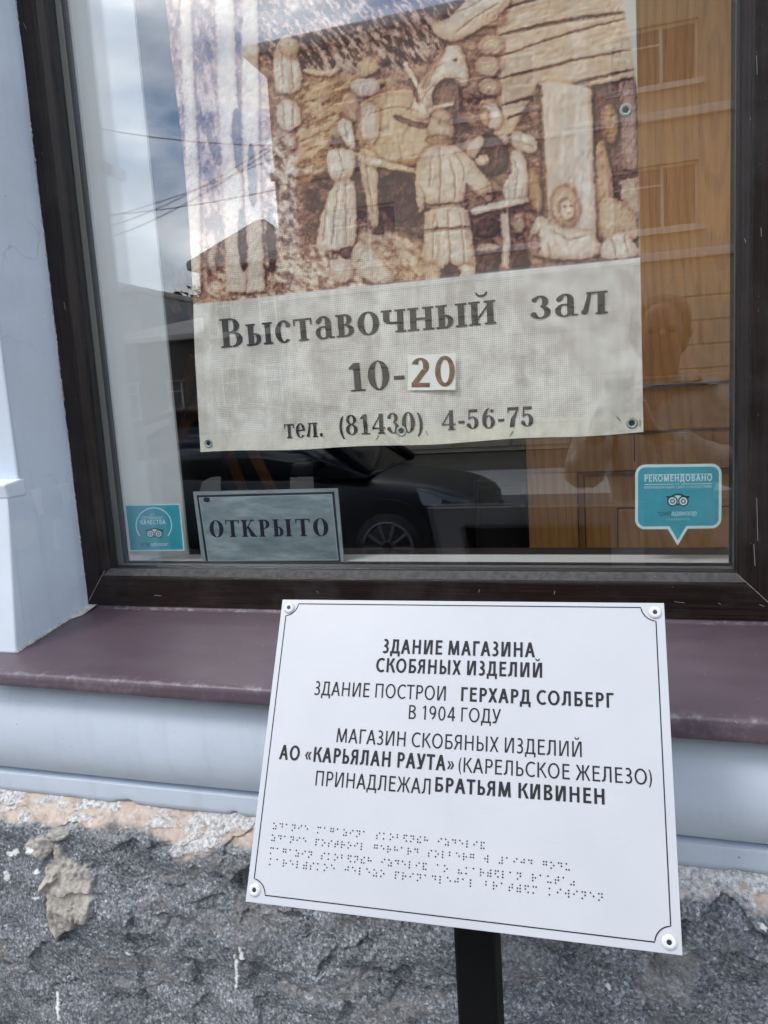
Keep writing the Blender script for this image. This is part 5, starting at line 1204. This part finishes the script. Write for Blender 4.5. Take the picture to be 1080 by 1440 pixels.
# ================================================================== across the street (seen mirrored in the pane)
def rp(px, py, d):
    p = at(px, py, d); return np.array([p[0], -p[1], p[2]])
def wallmat(name, c1, c2): 
    m = Mat(name, rough=.8); m.color(m.ramp(m.noise(1.2, 7, .65), [(.3, c1), (.7, c2)])); m.bump(m.noise(30, 4), .3, .01); return m.m
M_fac = wallmat('ochre_render', (.40, .33, .24), (.50, .42, .31)); M_trim = mat_flat('white_trim', (.60, .57, .52, 1), .7, .06, 2)
M_win = Mat('far_window_glass', (.06, .06, .06, 1), .15, .6).m; M_roof = mat_flat('grey_tin_roof', (.07, .073, .08, 1), .5, .25, 2)
def facade(name, label, x0, x1, yf, depth, floors, base, ht, bay, ww, wall, rot=0, off=0, top=None, eave=.5):
    """street house whose front stands at y = yf, facing +y; floors = list of (sill z, head z)"""
    e = empty(name, ((x0 + x1) / 2, yf - depth / 2, 0), label, 'building', 'houses across the street')
    xs_ = []; x = x0 + bay / 2 + off
    while x < x1 - ww * .6: xs_.append(x); x += bay
    cuts = []; m = MB(); zz = base
    for (a, b) in floors:
        m.add([(x0, yf, zz), (x1, yf, zz), (x1, yf, a), (x0, yf, a)], [(1, 0, 3, 2)])
        xp = x0
        for xc in xs_:
            m.add([(xp, yf, a), (xc - ww / 2, yf, a), (xc - ww / 2, yf, b), (xp, yf, b)], [(1, 0, 3, 2)])
            x_, X_ = xc - ww / 2, xc + ww / 2; r = yf - .18
            m.add([(x_, yf, a), (X_, yf, a), (X_, yf, b), (x_, yf, b), (x_, r, a), (X_, r, a), (X_, r, b), (x_, r, b)], [(0, 1, 5, 4), (2, 3, 7, 6), (1, 2, 6, 5), (3, 0, 4, 7)]); xp = X_
        m.add([(xp, yf, a), (x1, yf, a), (x1, yf, b), (xp, yf, b)], [(1, 0, 3, 2)]); zz = b
    m.add([(x0, yf, zz), (x1, yf, zz), (x1, yf, ht), (x0, yf, ht)], [(1, 0, 3, 2)])
    m.add([(x0, yf, base), (x0, yf, ht), (x0, yf - depth, ht), (x0, yf - depth, base), (x1, yf, base), (x1, yf, ht), (x1, yf - depth, ht), (x1, yf - depth, base)], [(0, 3, 2, 1), (4, 5, 6, 7), (3, 7, 6, 2), (1, 2, 6, 5)])
    m.build('wall', wall, e)
    wf = None
    for (a, b) in floors:
        proto = None
        for xc in xs_:
            if proto is None:
                f = MB(); w2 = ww / 2; t = .07; y1 = yf - .178; y0 = y1 + .05
                for bx in ((-w2, -w2 + t, a, b), (w2 - t, w2, a, b), (-w2 + t, w2 - t, a, a + t), (-w2 + t, w2 - t, b - t, b), (-.035 + .2, .035 + .2, a + t, b - t), (-w2 + t, .165, a + (b - a) * .68, a + (b - a) * .68 + .05)):
                    f.box((bx[0], y1, bx[2]), (bx[1], y0, bx[3]))
                proto = f.build('window', M_trim); proto.parent = e; proto.matrix_parent_inverse = parent_matrix(e).inverted()
                pn = MB().box((-w2 + .002, y1 - .02, a), (w2 - .002, y1 - .003, b)).build('pane', M_win); pn.parent = proto
                sl2 = MB().box((-w2 - .12, yf + .002, a - .14), (w2 + .12, yf + .14, a - .01)).build('sill', M_trim); sl2.parent = proto
                proto.location = (xc, 0, 0); kids = [pn, sl2]
            else:
                c = proto.copy(); C.objects.link(c); c.parent = e; c.matrix_parent_inverse = proto.matrix_parent_inverse; c.location = (xc, 0, 0)
                for kd in kids: q = kd.copy(); C.objects.link(q); q.parent = c
    MB().box((x0 - eave, yf - depth - eave, ht + .001), (x1 + eave * .2, yf + eave, ht + .28)).build('cornice', M_trim, e, bevel=.06)
    rf = MB(); zr = ht + .281; rh = top or 1.6
    X0, X1, Y0, Y1 = x0 - eave * .9, x1 + eave * .1, yf - depth - eave * .9, yf + eave * .9; ym = (Y0 + Y1) / 2; ins = depth / 2
    rf.add([(X0, Y0, zr), (X1, Y0, zr), (X1, Y1, zr), (X0, Y1, zr), (X0 + ins, ym, zr + rh), (X1 - ins, ym, zr + rh)], [(3, 4, 5, 2), (1, 5, 4, 0), (0, 4, 3), (2, 5, 1), (0, 1, 2, 3)])
    rf.build('roof', M_roof, e)
    return e, xs_
FL = [(5.35, 6.9), (8.75, 10.15)]
A, axs = facade('apartment_house', 'three storey ochre town house with white cornice and string courses across the street', -9.4, 17.0, -20.4, 11, FL, -.1, 11.15, 3.9, 2.1, M_fac, off=.55)
for z in (4.55, 7.9): MB().box((-9.5, -20.399, z), (17.05, -20.26, z + .22)).build('string_course', M_trim, A, bevel=.03)
sto = None
for r_ in range(7):
    for cI in range(16):
        x = -9.35 + cI * 1.62 + (.8 if r_ % 2 else 0); z = .02 + r_ * .6
        if x > 15.2: continue
        if sto is None: sto = MB().box((0, 0, 0), (1.56, .06, .56)).build('rusticated_block', M_fac, A, bevel=.02, seg=1); sto.matrix_parent_inverse = parent_matrix(A).inverted(); o = sto
        else: o = sto.copy(); C.objects.link(o)
        o.location = (x, -20.398, z)
for px_, w__ in ((-9.25, .5), (-1.0, .35), (7.6, .35)): MB().box((px_, -20.398, 4.8), (px_ + w__, -20.28, 11.1)).build('pilaster', M_trim, A, bevel=.03)
B, _ = facade('low_house', 'narrow grey house with dark tin roof beside the ochre town house', -13.3, -9.9, -22.5, 3.4, [(1.2, 2.9), (4.0, 5.3)], -.1, 6.1, 1.6, .8, wallmat('grey_render', (.10, .10, .105), (.15, .15, .155)), top=1.5, eave=.3)
Cb, _ = facade('pale_house', 'pale two storey house with white cornice far along the street', -42, -22, -32, 10, [(1.4, 3.1), (4.4, 6.2)], -.1, 7.3, 3.0, 1.2, wallmat('pale_render', (.42, .43, .43), (.55, .56, .56)), top=1.4)
Db, _ = facade('brown_house', 'brown house with small windows between the pale house and the grey roof', -21.6, -13.6, -28.5, 7, [(1.3, 2.9)], -.1, 4.5, 2.2, 1.0, wallmat('brown_render', (.09, .075, .065), (.14, .12, .10)), top=1.1)

# trees
def tree(x, y, h, r, label, seed):
    rd = random.Random(seed); e = empty('tree', (x, y, -.1), label, 'tree', 'trees behind the far houses')
    MB().tube([(x, y, -.1), (x + .1, y, h * .35), (x - .05, y + .1, h * .6), (x + .1, y, h * .85)], [.22, .17, .11, .03], 8).build('trunk', mat_flat('bark', (.10, .075, .055, 1), .9, .3, 20), e, True)
    m = MB(); cl = [(x + rd.uniform(-1, 1) * r * .6, y + rd.uniform(-1, 1) * r * .6, h * rd.uniform(.45, .95), rd.uniform(.35, .6) * r) for _ in range(16)]
    for _ in range(9000):
        cx, cy, cz, cr_ = rd.choice(cl); v = Vector((rd.gauss(0, 1), rd.gauss(0, 1), rd.gauss(0, .8))).normalized() * cr_ * rd.uniform(.6, 1.05); p = Vector((cx, cy, cz)) + v
        a = Vector((rd.gauss(0, 1), rd.gauss(0, 1), rd.gauss(0, 1))).normalized(); b = a.orthogonal().normalized(); L_ = rd.uniform(.12, .26)
        m.add([p - a * L_, p + b * L_ * .5, p + a * L_, p - b * L_ * .5], [(0, 1, 2, 3)])
    m.build('crown', mat_flat('leaf_green', (.045, .075, .025, 1), .7, .4, 1.5), e)
tree(-24, -40, 7.6, 3.6, 'broad green tree behind the far brown house', 1); tree(-18, -41, 8.4, 3.2, 'green tree standing behind the grey roof', 2)

# street cables
pole = empty('utility_pole', (-16, -12.6, 0), 'grey concrete pole carrying street cables at the far pavement', 'pole')
MB().tube([(-16, -12.6, 0), (-16, -12.6, 8.6)], [.15, .10], 12).build('shaft', mat_flat('concrete', (.25, .25, .24, 1), .9, .2, 8), pole, True)
MB().box((-16.8, -12.66, 7.9), (-15.2, -12.54, 8.0)).build('crossarm', M_roof, pole)
for k, (a, b, z0) in enumerate((((130, 182), (400, 203), 9), ((150, 338), (300, 262), 12), ((150, 322), (300, 252), 12.3), ((180, 300), (420, 205), 12.6), ((150, 305), (420, 258), 11.6))):
    P0, P1 = rp(*a, z0), rp(*b, z0 - 1.0); D_ = P1 - P0; A_, B_ = P0 - D_ * 1.0, P1 + D_ * 1.2
    pts = [A_ + (B_ - A_) * t - np.array([0, 0, .5 * math.sin(math.pi * t) - .45]) for t in np.linspace(0, 1, 15)]
    tag(MB().tube(pts, .0075, 5).build('overhead_cable', M_rubber), ['thin black cable, the highest and nearly level one in the sky reflection', 'thin black cable, lowest of the slanting bundle in the sky reflection', 'thin black cable just above the lowest one of the slanting bundle', 'thin black cable, steepest of those reflected in the pane', 'thin black cable crossing between the bundle and the grey roof'][k], 'cable', 'cables above the street')

# ---------------------------------------------------------------- parked car
def car(x0, y0):
    """nose towards +x, near side at y = y0 (facing the shop)"""
    Lc, Wd = 4.15, 1.80; e = empty('parked_car', (x0 - Lc / 2, y0 - Wd / 2, -.12), 'dark blue grey hatchback parked across the road with its nose to the right', 'car')
    paint = Mat('dark_car_paint', (.010, .012, .017, 1), .32, .4); paint = paint.m
    gl = Mat('car_glass', (.008, .010, .012, 1), .05, .8).m; bk = mat_flat('car_black_plastic', (.010, .010, .011, 1), .6)
    G = -.12; yc = y0 - Wd / 2
    st_ = [(-Lc, .55, .86, .66), (-Lc + .08, .34, 1.00, .80), (-Lc + .35, .26, 1.05, .87), (-3.0, .24, 1.03, .90), (-2.0, .24, 1.00, .90), (-1.35, .24, .98, .90), (-.75, .25, .93, .88), (-.30, .28, .84, .82), (-.06, .36, .72, .70), (0, .46, .62, .60)]
    V = []; Fc = []; n = 14
    for (x, zb, zt_, hw_) in st_:
        prof = [(-1, .18), (-1.0, .5), (-.985, .78), (-.93, .93), (-.75, 1.0), (0, 1.02), (.75, 1.0), (.93, .93), (.985, .78), (1.0, .5), (1, .18), (.9, 0), (0, -.02), (-.9, 0)]
        V += [(x0 + x, yc + hw_ * a, G + zb + (zt_ - zb) * b) for a, b in prof]
    for i in range(len(st_) - 1):
        for k in range(n): Fc.append((i * n + k, i * n + (k + 1) % n, (i + 1) * n + (k + 1) % n, (i + 1) * n + k))
    Fc += [tuple(range(n))[::-1], tuple(range((len(st_) - 1) * n, len(st_) * n))]
    body = mesh('body', V, Fc, paint, e, True); ss = body.modifiers.new('s', 'SUBSURF'); ss.levels = ss.render_levels = 1
    cb = [(-Lc + .18, 1.02, .74, .68), (-Lc + .62, 1.52, .66, .56), (-3.0, 1.62, .70, .58), (-2.2, 1.63, .72, .60), (-1.75, 1.52, .72, .60), (-1.0, .98, .78, .72)]
    V = []; Fc = []; n = 8
    for (x, zt_, hw_, ht_) in cb: V += [(x0 + x, yc + a * (hw_ if b < .5 else ht_), G + .95 + (zt_ - .95) * b) for a, b in ((-1.12, 0), (-1.0, .45), (-1, .95), (-.7, 1), (.7, 1), (1, .95), (1.0, .45), (1.12, 0))]
    for i in range(len(cb) - 1):
        for k in range(n): Fc.append((i * n + k, i * n + (k + 1) % n, (i + 1) * n + (k + 1) % n, (i + 1) * n + k))
    Fc += [tuple(range(n))[::-1], tuple(range((len(cb) - 1) * n, len(cb) * n))]
    mesh('windows', V, Fc, gl, e, True)
    rail_ = [(x0 + x, yc + .60, G + z) for x, z in ((-Lc + .15, 1.03), (-Lc + .60, 1.50), (-3.0, 1.625), (-2.2, 1.635), (-1.72, 1.54), (-.98, .99))]
    for s_ in (1, -1): MB().tube([(a, yc + s_ * (.62 if 0 < i < 5 else .78), c) for i, (a, b, c) in enumerate(rail_)], .040, 6).build('pillar', paint, e, True)
    MB().box((x0 - 3.15, yc - .58, G + 1.60), (x0 - 2.0, yc + .58, G + 1.655)).build('roof', paint, e, bevel=.03)
    MB().bar((x0 - 2.45, yc + .76, G + .98), (x0 - 2.42, yc + .63, G + 1.6), .07, .04).build('pillar', paint, e)
    for s_ in (1, -1):
        mr = MB().box((x0 - 1.62, yc + s_ * .98 - .10, G + .98), (x0 - 1.42, yc + s_ * .98 + .10, G + 1.12)).build('mirror', paint, e, bevel=.04, seg=3)
        for xw in (-.82, -3.42):
            wy = yc + s_ * .80
            ar = MB().tube([(x0 + xw, wy + s_ * -.12, G + .36), (x0 + xw, wy + s_ * .103, G + .36)], .40, 32).build('wheel_arch', bk, e)
            tyre = MB().tube([(x0 + xw, wy - s_ * .10, G + .33), (x0 + xw, wy + s_ * .06, G + .33), (x0 + xw, wy + s_ * .112, G + .33)], [.335, .335, .30], 36).build('wheel', M_rubber, e, True)
            rim = MB()
            for k in range(10):
                a = k * math.pi / 5; rim.bar((x0 + xw + .05 * math.cos(a), wy + s_ * .118, G + .33 + .05 * math.sin(a)), (x0 + xw + .215 * math.cos(a), wy + s_ * .118, G + .33 + .215 * math.sin(a)), .028, .02, (0, 1, 0))
            rim.tube([(x0 + xw + .225 * math.cos(t * .2618), wy + s_ * .116, G + .33 + .225 * math.sin(t * .2618)) for t in range(25)], .012, 6)
            rim.build('rim', mat_flat('alloy', (.22, .22, .23, 1), .4, .05, metal=.5), tyre)
        hl = MB().add([(x0 - .55, yc + s_ * .845, G + .84), (x0 - .10, yc + s_ * .72, G + .70), (x0 - .07, yc + s_ * .70, G + .60), (x0 - .50, yc + s_ * .865, G + .70), (x0 - .55, yc + s_ * .80, G + .84), (x0 - .12, yc + s_ * .66, G + .70), (x0 - .09, yc + s_ * .64, G + .60), (x0 - .50, yc + s_ * .80, G + .70)],
                      [(0, 1, 2, 3), (7, 6, 5, 4), (0, 4, 5, 1), (1, 5, 6, 2), (2, 6, 7, 3), (3, 7, 4, 0)]).build('headlight', Mat('lamp_lens', (.26, .28, .30, 1), .1, .6).m, e)
        hd = MB().box((x0 - 2.2, yc + s_ * .90 - .02, G + .83), (x0 - 2.02, yc + s_ * .90 + .025, G + .86)).build('door_handle', paint, e, bevel=.008)
        for xd in (-1.35, -2.42, -3.2): MB().bar((x0 + xd, yc + s_ * .893, G + .36), (x0 + xd, yc + s_ * .888, G + .96), .012, .012).build('door_seam', bk, e)
    MB().box((x0 - .06, yc - .42, G + .40), (x0 + .02, yc + .42, G + .56)).build('grille', bk, e, bevel=.02)
    return e
car(-1.15, -5.25)

# ================================================================== the person taking the picture (mirrored faintly in the pane)
def skin(name, nodes, edges, mat, parent, sub=2, root=0):
    me = bpy.data.meshes.new(name); me.from_pydata([n[:3] for n in nodes], edges, []); me.update()
    o = bpy.data.objects.new(name, me); C.objects.link(o); me.materials.append(mat)
    o.parent = parent; o.matrix_parent_inverse = parent_matrix(parent).inverted()
    sk = o.modifiers.new('skin', 'SKIN'); lay = me.skin_vertices[0] if me.skin_vertices else None
    if lay is None:
        bm = bmesh.new(); bm.from_mesh(me); bm.verts.layers.skin.verify(); bm.to_mesh(me); bm.free(); lay = me.skin_vertices[0]
    for i, n in enumerate(nodes):
        rr = n[3]; lay.data[i].radius = rr if isinstance(rr, tuple) else (rr, rr); lay.data[i].use_root = (i == root)
    sk.use_smooth_shade = True; s_ = o.modifiers.new('s', 'SUBSURF'); s_.levels = s_.render_levels = sub
    return o
M_skin = mat_flat('skin', (.24, .135, .095, 1), .55, .08, 20); M_jac = mat_flat('pale_jacket', (.30, .28, .25, 1), .85, .35, 14, bump=.6)
M_tr = mat_flat('dark_trousers', (.03, .035, .05, 1), .85, .15, 20); M_hair = mat_flat('brown_hair', (.035, .02, .012, 1), .6, .4, 90, bump=.5)
pxs, pys = .13, -1.60
pe = empty('person', (pxs, pys, -.02), 'standing person in a pale jacket holding a phone up in both hands', 'person')
bn, be = [], []
def nd(x, y, z, r, p=None):
    bn.append((x, y, z, r)); 
    if p is not None: be.append((p, len(bn) - 1))
    return len(bn) - 1
pel = nd(pxs, pys, .95, (.15, .11)); wai = nd(pxs, pys, 1.12, (.135, .10), pel); che = nd(pxs, pys + .01, 1.32, (.16, .115), wai); nk0 = nd(pxs, pys, 1.47, (.085, .07), che); nk = nd(pxs, pys + .01, 1.54, .055, nk0)
hd = nd(pxs, pys + .03, 1.60, (.068, .078), nk); hd2 = nd(pxs, pys + .03, 1.68, (.080, .098), hd); hd3 = nd(pxs, pys + .015, 1.76, (.062, .075), hd2)
toW = lambda x, y, z: CAM + R @ np.array([x, y, z])      # phone held level with the eye of the camera
for s_ in (-1, 1):
    hp = nd(pxs + s_ * .095, pys, .88, .095, pel); kn = nd(pxs + s_ * .11, pys + .02, .49, .062, hp); an = nd(pxs + s_ * .12, pys - .01, .07, .042, kn); nd(pxs + s_ * .13, pys + .14, .02, .035, an)
    sh = nd(pxs + s_ * .175, pys, 1.42, .062, che); wrw = toW(s_ * .072, -.135, .035)
    el = nd(pxs + s_ * .25, pys + .14, 1.20, .046, sh); wr = nd(*wrw, .027, el)
    pm = nd(*toW(s_ * .058, -.075, .028), (.034, .020), wr)
    for k, ly in enumerate((-.105, -.082, -.059, -.037)):
        a = nd(*toW(s_ * .047, ly, .030), .0092, pm); b = nd(*toW(s_ * .050, ly + .004, .010), .0085, a); c = nd(*toW(s_ * (.040 if k else .041), ly + .006, -.004), .0078, b); nd(*toW(s_ * (.020 - .002 * k), ly + .006, -.006), .007, c)
    t1 = nd(*toW(s_ * .045, -.045, .040), .0115, pm); t2 = nd(*toW(s_ * .030, -.030, .032), .010, t1); nd(*toW(s_ * .014, -.022, .026), .0085, t2)
body = skin('body', bn, be, M_skin, pe)
jn, je = [], []
def jd(x, y, z, r, p=None):
    jn.append((x, y, z, r)); 
    if p is not None: je.append((p, len(jn) - 1))
    return len(jn) - 1
j0 = jd(pxs, pys, .90, (.185, .145)); j1 = jd(pxs, pys, 1.10, (.170, .135), j0); j2 = jd(pxs, pys + .01, 1.32, (.195, .15), j1); j3 = jd(pxs, pys, 1.46, (.12, .10), j2); jd(pxs, pys, 1.50, (.085, .08), j3)
for s_ in (-1, 1):
    a = jd(pxs + s_ * .18, pys, 1.42, .085, j2); b = jd(pxs + s_ * .255, pys + .14, 1.20, .064, a); w1 = toW(s_ * .08, -.155, .05); jd(*w1, .040, b)
jk = skin('jacket', jn, je, M_jac, pe, 4)
tx = bpy.data.textures.new('folds', 'CLOUDS'); tx.noise_scale = .07; dm = jk.modifiers.new('folds', 'DISPLACE'); dm.texture = tx; dm.strength = .045; dm.mid_level = .5
tn, te = [(pxs, pys, .93, (.165, .13))], []
for s_ in (-1, 1):
    tn += [(pxs + s_ * .095, pys, .86, .108), (pxs + s_ * .11, pys + .02, .49, .078), (pxs + s_ * .12, pys - .01, .09, .065)]; k = len(tn); te += [(0, k - 3), (k - 3, k - 2), (k - 2, k - 1)]
skin('trousers', tn, te, M_tr, pe)
for s_ in (-1, 1): skin('shoe', [(pxs + s_ * .12, pys - .03, .028, .05), (pxs + s_ * .125, pys + .08, .022, .045), (pxs + s_ * .13, pys + .17, .012, .035)], [(0, 1), (1, 2)], M_tr, pe)
skin('hair', [(pxs, pys - .030, 1.56, (.100, .075)), (pxs, pys - .010, 1.70, (.108, .100)), (pxs, pys + .018, 1.785, (.090, .100))], [(0, 1), (1, 2)], M_hair, pe)
for s_ in (-1, 1):
    bm = bmesh.new(); bmesh.ops.create_uvsphere(bm, u_segments=12, v_segments=8, radius=.013); bmesh.ops.translate(bm, verts=bm.verts, vec=(pxs + s_ * .031, pys + .112, 1.665))
    me = bpy.data.meshes.new('eye'); bm.to_mesh(me); bm.free(); o = bpy.data.objects.new('eye', me); C.objects.link(o); me.materials.append(M_hole); o.parent = pe; o.matrix_parent_inverse = parent_matrix(pe).inverted()
    skin('ear', [(pxs + s_ * .083, pys + .02, 1.64, .012), (pxs + s_ * .088, pys + .015, 1.675, .016)], [(0, 1)], M_skin, pe)
skin('nose', [(pxs, pys + .118, 1.665, .009), (pxs, pys + .138, 1.637, .014)], [(0, 1)], M_skin, pe)
MB().bar((pxs - .024, pys + .118, 1.602), (pxs + .024, pys + .118, 1.602), .006, .008, (0, 1, 0)).build('mouth', mat_flat('lips', (.30, .10, .08, 1), .5), pe, bevel=.002)
V = [tuple(toW(x, y, z)) for z in (.006, .0145) for (x, y) in ((-.044, -.132), (.028, -.132), (.028, .016), (-.044, .016))]
ph = empty('phone', tuple(toW(-.008, -.132, .01)), 'black phone held upright in front of the person in the pale jacket', 'phone')
o = mesh('case', V, [(0, 1, 2, 3), (7, 6, 5, 4), (4, 5, 1, 0), (5, 6, 2, 1), (6, 7, 3, 2), (7, 4, 0, 3)], M_black, ph); m_ = o.modifiers.new('b', 'BEVEL'); m_.width = .003; m_.segments = 3
